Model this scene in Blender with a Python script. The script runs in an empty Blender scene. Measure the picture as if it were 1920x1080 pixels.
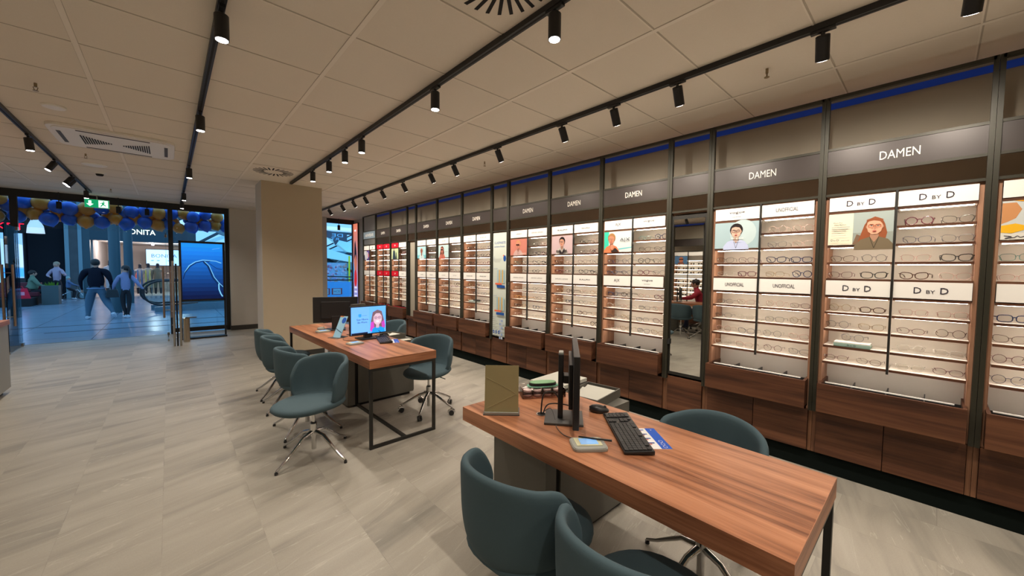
import bpy, bmesh, math, random
from mathutils import Vector, Matrix
R = math.radians; PI = math.pi
S = bpy.context.scene; COL = S.collection
rnd = random.Random(7)

# ------------------------------------------------------------------ camera, sky, exposure
F, YAW, PITCH, ROLL = 714.29, 0.7336, 0.04676, 0.01131
cy, sy = math.cos(YAW), math.sin(YAW); cp, sp = math.cos(PITCH), math.sin(PITCH)
fw = Vector((sy*cp, cy*cp, -sp)); rt = Vector((cy, -sy, 0)); up = rt.cross(fw)
r2 = math.cos(ROLL)*rt + math.sin(ROLL)*up; u2 = -math.sin(ROLL)*rt + math.cos(ROLL)*up
cam = bpy.data.objects.new('camera', bpy.data.cameras.new('camera')); COL.objects.link(cam)
mw = Matrix((r2, u2, -fw)).transposed().to_4x4(); mw.translation = (0, 0, 1.5); cam.matrix_world = mw
cam.data.sensor_width = 36; cam.data.lens = F/1920*36; cam.data.clip_start = 0.02; cam.data.clip_end = 200
S.camera = cam
W = bpy.data.worlds.new('mall_sky'); S.world = W; W.use_nodes = True
bgn = W.node_tree.nodes['Background']; bgn.inputs[0].default_value = (0.25, 0.55, 0.92, 1); bgn.inputs[1].default_value = 1.9
S.view_settings.view_transform = 'Standard'; S.view_settings.look = 'None'; S.view_settings.gamma = 1
S.view_settings.exposure = -0.25; S.view_settings.use_curve_mapping = False
SPOT_W = 37.0; WARM = (1.0, 0.885, 0.755)

# ------------------------------------------------------------------ materials
MATS = {}
def sr(c):
    return tuple((x/255/12.92 if x/255 <= 0.04045 else ((x/255+0.055)/1.055)**2.4) for x in c)
def mat(name, col, rough=0.5, metal=0.0, emit=0.0, spec=0.5, srgb=False):
    if name in MATS: return MATS[name]
    m = bpy.data.materials.new(name); m.use_nodes = True; MATS[name] = m
    b = m.node_tree.nodes['Principled BSDF']
    c = sr(col) if srgb else col
    b.inputs['Base Color'].default_value = (*c, 1); b.inputs['Roughness'].default_value = rough
    b.inputs['Metallic'].default_value = metal; b.inputs['Specular IOR Level'].default_value = spec
    if emit: b.inputs['Emission Color'].default_value = (*c, 1); b.inputs['Emission Strength'].default_value = emit
    return m
def flat(c, emit=0.0):
    return mat('ink_%d_%d_%d_%d' % (*c, int(emit*10)), c, 0.6, 0, emit, 0.2, True)
def nodes(m): return m.node_tree.nodes, m.node_tree.links
def wood(name, axis, cols, rough=0.42):
    m = mat(name, cols[1], rough, spec=0.35); n, l = nodes(m); b = n['Principled BSDF']
    tc = n.new('ShaderNodeTexCoord'); oi = n.new('ShaderNodeObjectInfo')
    mul = n.new('ShaderNodeMath'); mul.operation = 'MULTIPLY'; mul.inputs[1].default_value = 17.0
    l.new(oi.outputs['Random'], mul.inputs[0])
    add = n.new('ShaderNodeVectorMath'); add.operation = 'ADD'; l.new(tc.outputs['Object'], add.inputs[0]); l.new(mul.outputs[0], add.inputs[1])
    mp = n.new('ShaderNodeMapping'); s = [14.0, 14.0, 14.0]; s[axis] = 0.8; mp.inputs['Scale'].default_value = s
    l.new(add.outputs[0], mp.inputs[0])
    a = n.new('ShaderNodeTexNoise'); a.inputs['Scale'].default_value = 1.0; a.inputs['Detail'].default_value = 6; a.inputs['Roughness'].default_value = 0.6; a.inputs['Distortion'].default_value = 0.35
    l.new(mp.outputs[0], a.inputs['Vector'])
    mp2 = n.new('ShaderNodeMapping'); s = [130.0, 130.0, 130.0]; s[axis] = 2.5; mp2.inputs['Scale'].default_value = s
    l.new(add.outputs[0], mp2.inputs[0])
    f = n.new('ShaderNodeTexNoise'); f.inputs['Scale'].default_value = 1.0; f.inputs['Detail'].default_value = 3; l.new(mp2.outputs[0], f.inputs['Vector'])
    mx = n.new('ShaderNodeMath'); mx.operation = 'MULTIPLY_ADD'; mx.inputs[1].default_value = 0.22; l.new(f.outputs[0], mx.inputs[0]); l.new(a.outputs[0], mx.inputs[2])
    cr = n.new('ShaderNodeValToRGB'); e = cr.color_ramp.elements
    e[0].position = 0.42; e[0].color = (*cols[0], 1); e[1].position = 0.78; e[1].color = (*cols[2], 1)
    k = e.new(0.60); k.color = (*cols[1], 1); l.new(mx.outputs[0], cr.inputs[0]); l.new(cr.outputs[0], b.inputs['Base Color'])
    bp = n.new('ShaderNodeBump'); bp.inputs['Strength'].default_value = 0.06; l.new(f.outputs[0], bp.inputs['Height']); l.new(bp.outputs[0], b.inputs['Normal'])
    return m
def noisy(name, c1, c2, scale, rough=0.6, bump=0.1, vec=(1, 1, 1), metal=0):
    m = mat(name, c1, rough, metal); n, l = nodes(m); b = n['Principled BSDF']
    tc = n.new('ShaderNodeTexCoord'); mp = n.new('ShaderNodeMapping'); mp.inputs['Scale'].default_value = vec; l.new(tc.outputs['Object'], mp.inputs[0])
    a = n.new('ShaderNodeTexNoise'); a.inputs['Scale'].default_value = scale; a.inputs['Detail'].default_value = 4; l.new(mp.outputs[0], a.inputs['Vector'])
    mx = n.new('ShaderNodeMix'); mx.data_type = 'RGBA'; mx.inputs[6].default_value = (*c1, 1); mx.inputs[7].default_value = (*c2, 1)
    l.new(a.outputs[0], mx.inputs[0]); l.new(mx.outputs[2], b.inputs['Base Color'])
    if bump:
        bp = n.new('ShaderNodeBump'); bp.inputs['Strength'].default_value = bump; bp.inputs['Distance'].default_value = 0.002; l.new(a.outputs[0], bp.inputs['Height']); l.new(bp.outputs[0], b.inputs['Normal'])
    return m
def glass(name, tint=(0.86, 0.95, 0.97), refl=0.07):
    m = bpy.data.materials.new(name); m.use_nodes = True; MATS[name] = m; n, l = nodes(m); n.remove(n['Principled BSDF'])
    t = n.new('ShaderNodeBsdfTransparent'); t.inputs[0].default_value = (*tint, 1)
    g = n.new('ShaderNodeBsdfGlossy'); g.inputs['Roughness'].default_value = 0.02
    fr = n.new('ShaderNodeFresnel'); fr.inputs[0].default_value = 1.35
    mx = n.new('ShaderNodeMixShader'); l.new(fr.outputs[0], mx.inputs[0]); l.new(t.outputs[0], mx.inputs[1]); l.new(g.outputs[0], mx.inputs[2])
    l.new(mx.outputs[0], n['Material Output'].inputs[0]); return m
WAL = ((0.16, 0.056, 0.026), (0.40, 0.165, 0.080), (0.56, 0.26, 0.138))
M_TOP = wood('walnut_along', 1, WAL, 0.38)
M_WALX = wood('walnut_across', 0, WAL, 0.38)
M_CAB = wood('dark_walnut', 1, ((0.040, 0.015, 0.008), (0.095, 0.036, 0.017), (0.150, 0.061, 0.029)), 0.5)
M_POST = wood('walnut_upright', 2, ((0.08, 0.034, 0.018), (0.17, 0.075, 0.038), (0.25, 0.12, 0.062)), 0.5)
M_SIDE = wood('light_walnut', 2, ((0.25, 0.12, 0.07), (0.36, 0.185, 0.11), (0.45, 0.25, 0.155)), 0.5)
M_BLACK = mat('black_metal', (0.014, 0.014, 0.015), 0.45)
M_FRAME = mat('bronze_metal', (0.036, 0.034, 0.023), 0.42, 0.3)
M_FRBLK = mat('dark_frame', (0.022, 0.021, 0.018), 0.45, 0.2)
M_WHITE = mat('white_laminate', (0.84, 0.80, 0.73), 0.6)
M_SIGN = mat('white_sign', (0.95, 0.93, 0.88), 0.4)
M_LED = mat('led_strip', (1.0, 0.86, 0.74), 0.5, emit=14.0)
M_HDR = mat('taupe_header', (0.044, 0.034, 0.031), 0.38, 0.15)
M_CHROME = mat('chrome', (0.62, 0.62, 0.62), 0.08, 1.0)
M_STEEL = mat('brushed_steel', (0.50, 0.48, 0.45), 0.3, 1.0)
M_FAB = noisy('teal_fabric', (0.045, 0.083, 0.102), (0.060, 0.102, 0.122), 400, 0.85, 0.15)
M_PLAST = mat('black_plastic', (0.018, 0.018, 0.019), 0.38)
M_GREYP = mat('grey_plastic', (0.085, 0.085, 0.085), 0.4)
M_SILV = mat('silver_plastic', (0.33, 0.34, 0.31), 0.35)
M_GREY = noisy('grey_laminate', (0.105, 0.102, 0.085), (0.115, 0.11, 0.092), 60, 0.5, 0.03)
M_DGREY = mat('dark_grey_laminate', (0.035, 0.034, 0.030), 0.5)
M_WALL = noisy('khaki_wall_paint', (0.36, 0.32, 0.25), (0.38, 0.34, 0.265), 9, 0.7, 0.05)
M_BEIGE = noisy('beige_wall_paint', (0.50, 0.425, 0.31), (0.52, 0.44, 0.32), 5, 0.7, 0.05)
M_PWHITE = noisy('pale_wall_paint', (0.55, 0.53, 0.48), (0.58, 0.55, 0.50), 5, 0.7, 0.05)
M_CEIL = noisy('ceiling_tile', (0.77, 0.70, 0.60), (0.82, 0.745, 0.64), 130, 0.85, 0.25)
M_SEAM = mat('tile_seam', (0.50, 0.44, 0.36), 0.7)
M_RIB = mat('ceiling_rail', (0.86, 0.79, 0.69), 0.6)
M_ACW = mat('vent_white', (0.88, 0.85, 0.78), 0.4)
M_DARK = mat('dark_void', (0.006, 0.006, 0.007), 0.8)
M_MIRR = mat('mirror_glass', (0.88, 0.89, 0.86), 0.012, 1.0)
M_GLASS = glass('clear_glass')
M_LENS = glass('lens_glass', (0.93, 0.93, 0.92))
M_BULB = mat('lamp_face', (1.0, 0.93, 0.90), 0.5, emit=22.0)
M_SKIN = mat('skin', (0.50, 0.29, 0.21), 0.6)
M_HAIR = mat('dark_hair', (0.018, 0.013, 0.012), 0.6)
M_TRAY = mat('tray_card', (0.62, 0.62, 0.55), 0.6)

def floor_mat():
    m = mat('stone_floor', (0.4, 0.37, 0.31), 0.42); n, l = nodes(m); b = n['Principled BSDF']
    tc = n.new('ShaderNodeTexCoord'); mp = n.new('ShaderNodeMapping'); mp.inputs['Rotation'].default_value = (0, 0, R(90)); mp.inputs['Location'].default_value = (0.36, 0.06, 0)
    l.new(tc.outputs['Object'], mp.inputs[0])
    br = n.new('ShaderNodeTexBrick'); br.inputs['Color1'].default_value = (0, 0, 0, 1); br.inputs['Color2'].default_value = (1, 1, 1, 1); br.inputs['Mortar'].default_value = (0.5, 0.5, 0.5, 1)
    br.inputs['Scale'].default_value = 1; br.inputs['Mortar Size'].default_value = 0.0016; br.inputs['Brick Width'].default_value = 0.86; br.inputs['Row Height'].default_value = 0.43; br.offset = 0.5
    l.new(mp.outputs[0], br.inputs['Vector'])
    sc = n.new('ShaderNodeVectorMath'); sc.operation = 'SCALE'; sc.inputs['Scale'].default_value = 9.0; l.new(br.outputs['Color'], sc.inputs[0])
    ad = n.new('ShaderNodeVectorMath'); ad.operation = 'ADD'; l.new(tc.outputs['Object'], ad.inputs[0]); l.new(sc.outputs[0], ad.inputs[1])
    m1 = n.new('ShaderNodeMapping'); m1.inputs['Rotation'].default_value = (0, 0, R(-15)); l.new(ad.outputs[0], m1.inputs[0])
    m2 = n.new('ShaderNodeMapping'); m2.inputs['Scale'].default_value = (0.50, 3.6, 1); l.new(m1.outputs[0], m2.inputs[0])
    s1 = n.new('ShaderNodeTexNoise'); s1.inputs['Scale'].default_value = 1.3; s1.inputs['Detail'].default_value = 7; s1.inputs['Roughness'].default_value = 0.58; s1.inputs['Distortion'].default_value = 0.5; l.new(m2.outputs[0], s1.inputs['Vector'])
    cr = n.new('ShaderNodeValToRGB'); e = cr.color_ramp.elements
    e[0].position = 0.28; e[0].color = (0.20, 0.19, 0.163, 1); e[1].position = 0.75; e[1].color = (0.40, 0.375, 0.32, 1); k = e.new(0.48); k.color = (0.325, 0.30, 0.252, 1)
    l.new(s1.outputs[0], cr.inputs[0])
    # fine pale veins
    s2 = n.new('ShaderNodeTexNoise'); s2.inputs['Scale'].default_value = 1.0; s2.inputs['Detail'].default_value = 5; s2.inputs['Distortion'].default_value = 1.2; l.new(m2.outputs[0], s2.inputs['Vector'])
    v1 = n.new('ShaderNodeMath'); v1.operation = 'SUBTRACT'; v1.inputs[1].default_value = 0.5; l.new(s2.outputs[0], v1.inputs[0])
    v2 = n.new('ShaderNodeMath'); v2.operation = 'ABSOLUTE'; l.new(v1.outputs[0], v2.inputs[0])
    v3 = n.new('ShaderNodeMapRange'); v3.inputs[1].default_value = 0.0; v3.inputs[2].default_value = 0.006; v3.inputs[3].default_value = 0.38; v3.inputs[4].default_value = 0; l.new(v2.outputs[0], v3.inputs[0])
    mx = n.new('ShaderNodeMix'); mx.data_type = 'RGBA'; mx.inputs[7].default_value = (0.56, 0.53, 0.46, 1); l.new(v3.outputs[0], mx.inputs[0]); l.new(cr.outputs[0], mx.inputs[6])
    # tile to tile tone
    tv = n.new('ShaderNodeMapRange'); tv.inputs[3].default_value = 0.975; tv.inputs[4].default_value = 1.025; l.new(br.outputs['Color'], tv.inputs[0])
    vm = n.new('ShaderNodeVectorMath'); vm.operation = 'SCALE'; l.new(mx.outputs[2], vm.inputs[0]); l.new(tv.outputs[0], vm.inputs['Scale'])
    # speckle + seams
    sn = n.new('ShaderNodeTexNoise'); sn.inputs['Scale'].default_value = 140; l.new(tc.outputs['Object'], sn.inputs['Vector'])
    sv = n.new('ShaderNodeMapRange'); sv.inputs[3].default_value = 0.90; sv.inputs[4].default_value = 1.1; l.new(sn.outputs[0], sv.inputs[0])
    vm2 = n.new('ShaderNodeVectorMath'); vm2.operation = 'SCALE'; l.new(vm.outputs[0], vm2.inputs[0]); l.new(sv.outputs[0], vm2.inputs['Scale'])
    sm = n.new('ShaderNodeMapRange'); sm.inputs[3].default_value = 1.0; sm.inputs[4].default_value = 0.93; l.new(br.outputs['Fac'], sm.inputs[0])
    vm3 = n.new('ShaderNodeVectorMath'); vm3.operation = 'SCALE'; l.new(vm2.outputs[0], vm3.inputs[0]); l.new(sm.outputs[0], vm3.inputs['Scale'])
    l.new(vm3.outputs[0], b.inputs['Base Color'])
    return m
M_FLOOR = floor_mat()

# ------------------------------------------------------------------ mesh builder
class MB:
    def __init__(s): s.v = []; s.f = []; s.mi = []; s.mats = []; s.X = None
    def add(s, vs, fs, m):
        if m not in s.mats: s.mats.append(m)
        i = s.mats.index(m); o = len(s.v)
        s.v += [tuple(s.X @ Vector(p)) if s.X else tuple(p) for p in vs]
        s.f += [tuple(o+k for k in f) for f in fs]; s.mi += [i]*len(fs); return s
    def box(s, x0, y0, z0, x1, y1, z1, m):
        if x0 > x1: x0, x1 = x1, x0
        if y0 > y1: y0, y1 = y1, y0
        if z0 > z1: z0, z1 = z1, z0
        v = [(x0, y0, z0), (x1, y0, z0), (x1, y1, z0), (x0, y1, z0), (x0, y0, z1), (x1, y0, z1), (x1, y1, z1), (x0, y1, z1)]
        return s.add(v, [(0, 3, 2, 1), (4, 5, 6, 7), (0, 1, 5, 4), (1, 2, 6, 5), (2, 3, 7, 6), (3, 0, 4, 7)], m)
    def cyl(s, a, b, r0, m, r1=None, n=14):
        a = Vector(a); b = Vector(b); r1 = r0 if r1 is None else r1
        d = (b-a).normalized(); t = Vector((0, 0, 1)) if abs(d.z) < .9 else Vector((1, 0, 0)); u = d.cross(t).normalized(); w = d.cross(u)
        v = []
        for c, r in ((a, r0), (b, r1)):
            for k in range(n): v.append(c + r*(math.cos(2*PI*k/n)*u + math.sin(2*PI*k/n)*w))
        f = [(k, n+k, n+(k+1) % n, (k+1) % n) for k in range(n)] + [tuple(range(n)), tuple(range(2*n-1, n-1, -1))]
        return s.add(v, f, m)
    def tube(s, pts, r, m, n=8, closed=False, flat=1.0):
        P = [Vector(p) for p in pts]; N = len(P); v = []; pu = None
        rr = r if isinstance(r, (list, tuple)) else [r]*N
        for i in range(N):
            a = P[i-1] if (i or closed) else P[i]; b = P[(i+1) % N] if (i < N-1 or closed) else P[i]
            d = (b-a).normalized()
            if pu is None:
                t = Vector((0, 0, 1)) if abs(d.z) < .9 else Vector((1, 0, 0)); pu = d.cross(t).normalized()
            pu = (pu - d*pu.dot(d)).normalized(); w = d.cross(pu)
            for k in range(n): v.append(P[i] + rr[i]*(math.cos(2*PI*k/n)*pu + flat*math.sin(2*PI*k/n)*w))
        f = []
        for i in range(N if closed else N-1):
            j = (i+1) % N
            for k in range(n): f.append((i*n+k, i*n+(k+1) % n, j*n+(k+1) % n, j*n+k))
        if not closed: f += [tuple(range(n-1, -1, -1)), tuple(range((N-1)*n, N*n))]
        return s.add(v, f, m)
    def ball(s, c, rx, ry, rz, m, n=12, h=8):
        v = [(c[0], c[1], c[2]-rz)]
        for i in range(1, h):
            a = -PI/2 + PI*i/h
            for k in range(n): v.append((c[0]+rx*math.cos(a)*math.cos(2*PI*k/n), c[1]+ry*math.cos(a)*math.sin(2*PI*k/n), c[2]+rz*math.sin(a)))
        v.append((c[0], c[1], c[2]+rz)); f = []
        for k in range(n):
            f.append((0, 1+(k+1) % n, 1+k)); f.append((len(v)-1, 1+(h-2)*n+k, 1+(h-2)*n+(k+1) % n))
            for i in range(h-2): f.append((1+i*n+k, 1+i*n+(k+1) % n, 1+(i+1)*n+(k+1) % n, 1+(i+1)*n+k))
        return s.add(v, f, m)
    def lathe(s, prof, m, n=20, c=(0, 0, 0)):
        v = []; f = []
        for r, z in prof:
            for k in range(n): v.append((c[0]+r*math.cos(2*PI*k/n), c[1]+r*math.sin(2*PI*k/n), c[2]+z))
        for i in range(len(prof)-1):
            for k in range(n): f.append((i*n+k, i*n+(k+1) % n, (i+1)*n+(k+1) % n, (i+1)*n+k))
        f += [tuple(range(n-1, -1, -1)), tuple(range((len(prof)-1)*n, len(prof)*n))]
        return s.add(v, f, m)
    def slab(s, pts, z0, z1, m):
        n = len(pts); v = [(x, y, z0) for x, y in pts] + [(x, y, z1) for x, y in pts]
        return s.add(v, [tuple(range(n-1, -1, -1)), tuple(range(n, 2*n))] + [(k, (k+1) % n, n+(k+1) % n, n+k) for k in range(n)], m)
    def prism(s, pts, ax, a0, a1, m):
        """polygon pts in the two axes other than ax, extruded from a0 to a1 along ax"""
        def P(u, w, a): return [(a, u, w), (u, a, w), (u, w, a)][ax]
        n = len(pts); v = [P(u, w, a0) for u, w in pts] + [P(u, w, a1) for u, w in pts]
        return s.add(v, [tuple(range(n-1, -1, -1)), tuple(range(n, 2*n))] + [(k, (k+1) % n, n+(k+1) % n, n+k) for k in range(n)], m)
    def mesh(s, name):
        me = bpy.data.meshes.new(name); me.from_pydata(s.v, [], s.f)
        for m in s.mats: me.materials.append(m)
        me.polygons.foreach_set('material_index', s.mi); me.update(); return me
    def build(s, name, parent=None, smooth=0, bevel=0, loc=None, rz=0):
        me = s.mesh(name)
        bm = bmesh.new(); bm.from_mesh(me); bmesh.ops.recalc_face_normals(bm, faces=bm.faces)
        if smooth:
            for f in bm.faces: f.smooth = True
            for e in bm.edges:
                if len(e.link_faces) == 2 and e.calc_face_angle(0) > R(smooth): e.smooth = False
        bm.to_mesh(me); bm.free()
        o = bpy.data.objects.new(name, me); COL.objects.link(o)
        if parent: o.parent = parent
        if loc: o.location = loc
        o.rotation_euler.z = rz
        if bevel:
            b = o.modifiers.new('edge', 'BEVEL'); b.width = bevel; b.segments = 2; b.limit_method = 'ANGLE'; b.angle_limit = R(50)
        return o
def tag(o, label, cat, group=None, kind=None):
    o['label'] = label; o['category'] = cat
    if group: o['group'] = group
    if kind: o['kind'] = kind
    return o
def thing(name, label, cat, loc=(0, 0, 0), rz=0, group=None):
    o = bpy.data.objects.new(name, None); COL.objects.link(o); o.location = loc; o.rotation_euler.z = rz; o.empty_display_size = .05
    return tag(o, label, cat, group)
def struct(name, mb, **k):
    o = mb.build(name, **k); o['kind'] = 'structure'; return o
def copytree(o, parent=None, kids=None):
    c = o.copy(); COL.objects.link(c)
    if parent: c.parent = parent
    for ch in KIDS.get(o.name, []) if kids is None else kids: copytree(ch, c)
    return c
KIDS = {}
def index_kids():
    KIDS.clear()
    for o in bpy.data.objects:
        if o.parent: KIDS.setdefault(o.parent.name, []).append(o)
def clone(o, label, loc, rz=0, group=None):
    index_kids(); c = copytree(o); c.location = loc; c.rotation_euler.z = rz; c['label'] = label
    if group: c['group'] = group
    return c
ORD = ['first', 'second', 'third', 'fourth', 'fifth', 'sixth', 'seventh', 'eighth', 'ninth', 'tenth', 'eleventh', 'twelfth', 'thirteenth', 'fourteenth', 'fifteenth', 'sixteenth', 'seventeenth', 'eighteenth', 'nineteenth', 'twentieth']

# ------------------------------------------------------------------ lettering (flat outlines, cached)
TXT = {}
def textgeo(t):
    if t in TXT: return TXT[t]
    c = bpy.data.curves.new('lettering', 'FONT'); c.body = t; c.resolution_u = 2; c.size = 1
    o = bpy.data.objects.new('lettering', c); COL.objects.link(o)
    dg = bpy.context.evaluated_depsgraph_get(); me = o.evaluated_get(dg).to_mesh()
    v = [(q.co.x, q.co.y) for q in me.vertices]; f = [tuple(p.vertices) for p in me.polygons]
    o.evaluated_get(dg).to_mesh_clear(); bpy.data.objects.remove(o); bpy.data.curves.remove(c)
    xs = [q[0] for q in v] or [0]; ys = [q[1] for q in v] or [0]
    TXT[t] = ([(q[0]-(min(xs)+max(xs))/2, q[1]-(min(ys)+max(ys))/2) for q in v], f, max(xs)-min(xs), max(ys)-min(ys)); return TXT[t]
for t in ('DAMEN', 'AIWEAR', 'D', 'BY', 'UNOFFICIAL', 'vogue', 'eyewear', 'A|X', 'RALPH', 'Sferoflex', 'EMPORIO ARMANI', 'HUMPHREY\u00b4S', 'MICHAEL KORS', 'GLASPAKETE', 'zu fairen Preisen', 'V', 'BONITA', 'ON\u0130TA', 'KET',
          'See More.', 'Be More.', 'Made For', 'Every Moment.', 'Seen', 'DE', 'RT', 'HOE', 'B', 'HERREN', 'RALPH LAUREN', 'TOM TAILOR', 'DELL', 'COACH', 'swarovski'): textgeo(t)
class Sheet:
    """draws thin flat shapes on a panel: local u to the viewer's right, v up"""
    def __init__(s, mb, fn): s.mb = mb; s.fn = fn; s.k = 1
    def poly(s, pts, m, lay=None):
        if lay is None: s.k += 1; lay = s.k
        s.mb.add([s.fn(u, v, lay*0.0005) for u, v in pts], [tuple(range(len(pts)))], m)
    def rect(s, u0, v0, u1, v1, m): s.poly([(u0, v0), (u1, v0), (u1, v1), (u0, v1)], m)
    def ell(s, u, v, a, b, m, n=18, r=0, p=1.0):
        q = []
        for k in range(n):
            t = 2*PI*k/n; x = a*math.copysign(abs(math.cos(t))**p, math.cos(t)); y = b*math.copysign(abs(math.sin(t))**p, math.sin(t))
            q.append((u+x*math.cos(r)-y*math.sin(r), v+x*math.sin(r)+y*math.cos(r)))
        s.poly(q, m)
    def ring(s, u, v, a, b, w, m, n=18, p=1.0, skew=0):
        s.k += 1; vs = []
        for k in range(n):
            t = 2*PI*k/n; x = math.copysign(abs(math.cos(t))**p, math.cos(t)); y = math.copysign(abs(math.sin(t))**p, math.sin(t))
            vs.append(s.fn(u+(a)*x, v+(b)*y+skew*x, s.k*.0005)); vs.append(s.fn(u+(a-w)*x, v+(b-w)*y+skew*x, s.k*.0005))
        s.mb.add(vs, [(2*k, 2*((k+1) % n), 2*((k+1) % n)+1, 2*k+1) for k in range(n)], m)
    def line(s, pts, w, m):
        for (a, b), (c, d) in zip(pts, pts[1:]):
            L = math.hypot(c-a, d-b) or 1; nx, ny = -(d-b)/L*w/2, (c-a)/L*w/2
            s.poly([(a+nx, b+ny), (a-nx, b-ny), (c-nx, d-ny), (c+nx, d+ny)], m, s.k+1)
        s.k += 1
    def text(s, t, u, v, h, m, w=None, flip=False):
        vs, fs, W_, H_ = textgeo(t); k = h/H_; kx = k if w is None else w/W_
        if flip: kx = -kx
        s.k += 1; s.mb.add([s.fn(u+x*kx, v+y*k, s.k*.0005) for x, y in vs], fs, m)
def sheet_x(mb, x, yc, zc):      # panel facing -x (towards the shop), viewer's right is -y
    return Sheet(mb, lambda u, v, d: (x-d, yc-u, zc+v))
def portrait(s, u, v, k, skin, hair, cloth, long_=False, spec=(70, 45, 35), shades=False, bald=False, tone=1):
    """head of height about k centred at u,v"""
    H = flat(hair); K = flat(skin); C = flat(cloth)
    dk = flat(tuple(int(q*.78) for q in skin)); lt = flat(tuple(min(255, int(q*1.08)) for q in skin))
    if not bald:
        if long_:
            s.poly([(u-.30*k, v+.42*k), (u-.46*k, v+.1*k), (u-.62*k, v-.5*k), (u-.75*k, v-1.0*k), (u-.2*k, v-1.05*k), (u+.45*k, v-.95*k), (u+.55*k, v-.4*k), (u+.44*k, v+.12*k), (u+.32*k, v+.42*k), (u, v+.58*k)], H)
        else: s.ell(u, v+.12*k, .46*k, .50*k, H)
    s.poly([(u-.17*k, v-.25*k), (u-.20*k, v-.72*k), (u-.02*k, v-.95*k), (u+.20*k, v-.72*k), (u+.17*k, v-.25*k)], dk)
    s.poly([(u-.2*k, v-.62*k), (u-.62*k, v-.78*k), (u-.9*k, v-1.15*k), (u-.9*k, v-1.4*k), (u+.9*k, v-1.4*k), (u+.85*k, v-1.12*k), (u+.6*k, v-.78*k), (u+.2*k, v-.62*k), (u, v-.95*k)], C)
    s.line([(u-.2*k, v-.62*k), (u-.12*k, v-.9*k), (u, v-1.3*k)], .03*k, flat(tuple(int(q*.6) for q in cloth)))
    s.line([(u+.2*k, v-.62*k), (u+.12*k, v-.9*k), (u, v-1.3*k)], .03*k, flat(tuple(int(q*.6) for q in cloth)))
    s.ell(u-.345*k, v-.02*k, .05*k, .10*k, dk); s.ell(u+.345*k, v-.02*k, .05*k, .10*k, dk)
    s.poly([(u-.33*k, v+.22*k), (u-.35*k, v-.05*k), (u-.28*k, v-.32*k), (u-.12*k, v-.47*k), (u+.12*k, v-.47*k), (u+.28*k, v-.32*k), (u+.35*k, v-.05*k), (u+.33*k, v+.22*k), (u+.18*k, v+.42*k), (u-.18*k, v+.42*k)], K)
    s.ell(u-.2*k, v-.14*k, .09*k, .07*k, lt); s.ell(u+.2*k, v-.14*k, .09*k, .07*k, lt)
    if not bald: s.poly([(u-.36*k, v+.12*k), (u-.30*k, v+.30*k), (u-.05*k, v+.36*k), (u+.22*k, v+.30*k), (u+.36*k, v+.10*k), (u+.36*k, v+.4*k), (u, v+.55*k), (u-.36*k, v+.4*k)], H)
    for q in (-1, 1):
        s.ell(u+q*.145*k, v+.03*k, .05*k, .025*k, flat((235, 230, 225))); s.ell(u+q*.145*k, v+.03*k, .022*k, .025*k, flat((45, 30, 25)))
        s.line([(u+q*.06*k, v+.105*k), (u+q*.22*k, v+.115*k)], .03*k, flat(tuple(int(x*.7) for x in hair)))
    s.line([(u-.01*k, v+.02*k), (u+.035*k, v-.16*k), (u-.03*k, v-.17*k)], .022*k, dk)
    s.ell(u, v-.29*k, .10*k, .032*k, flat((178, 82, 78)))
    sp = flat(spec)
    for q in (-1, 1):
        if shades: s.ell(u+q*.155*k, v+.02*k, .13*k, .10*k, sp, p=.7)
        s.ring(u+q*.155*k, v+.02*k, .135*k, .105*k, .025*k, sp, p=.8)
    s.line([(u-.03*k, v+.05*k), (u+.03*k, v+.05*k)], .025*k, sp)

# ------------------------------------------------------------------ room shell
CZ = 2.88; YE = 11.3; XR = 3.95; XL = -3.65; YB = -3.6
struct('floor', MB().box(XL, YB, -0.1, XR+.3, YE, 0, M_FLOOR))
struct('ceiling', MB().box(XL-.1, YB-.1, CZ, XR+.4, YE+.12, CZ+.1, M_CEIL))
struct('wall_right', MB().box(XR, YB-.1, 0, XR+.1, 9.62, CZ, M_WALL))
struct('wall_right_far', MB().box(4.02, 9.62, 0, 4.12, YE+.1, CZ, M_PWHITE).box(XR, 9.60, 0, 4.12, 9.66, CZ, M_PWHITE))
struct('wall_left', MB().box(XL-.1, YB-.1, 0, XL, YE, CZ, M_WALL))
struct('wall_back', MB().box(XL-.1, YB-.1, 0, XR+.1, YB, CZ, M_BEIGE))
struct('wall_front', MB().box(1.085, 11.12, 0, 3.22, YE+.1, CZ, M_PWHITE).box(XL, YE-.05, 0, -3.0, YE+.1, CZ, M_PWHITE))
struct('baseboard_front', MB().box(1.08, 11.10, 0, 3.22, 11.12, .11, M_DGREY).box(1.07, 11.10, 0, 1.085, YE, .11, M_DGREY))
struct('pillar', MB().box(1.12, 7.2, 0, 2.01, 7.72, CZ, M_BEIGE).box(1.116, 7.205, 0, 1.12, 7.72, CZ, M_PWHITE))  # paler sheet on the left face paints in light from the mall
struct('baseboard_pillar', MB().box(1.105, 7.185, 0, 2.025, 7.735, .085, M_DGREY))
struct('trim_1', MB().box(XR-.012, YB, 2.80, XR, 9.6, 2.845, mat('blue_band', (0.004, 0.05, 0.42), .5, emit=.12)))
g = MB()
for k in range(-4, 3):
    x = .85+1.25*k
    if XL < x < XR-.3: g.box(x-.014, YB, CZ-.004, x+.014, 10.4, CZ+.001, M_RIB).box(x-.016, YB, CZ-.0015, x+.016, 10.4, CZ+.001, M_SEAM)
for k in range(-8, 16):
    y = 1.13+.625*k
    if YB < y < 10.6: g.box(XL, y-.004, CZ-.0015, XR, y+.004, CZ+.001, M_SEAM).box(XL, y+.004, CZ-.003, XR, y+.012, CZ+.001, M_RIB)
struct('trim_2', g)
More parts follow.
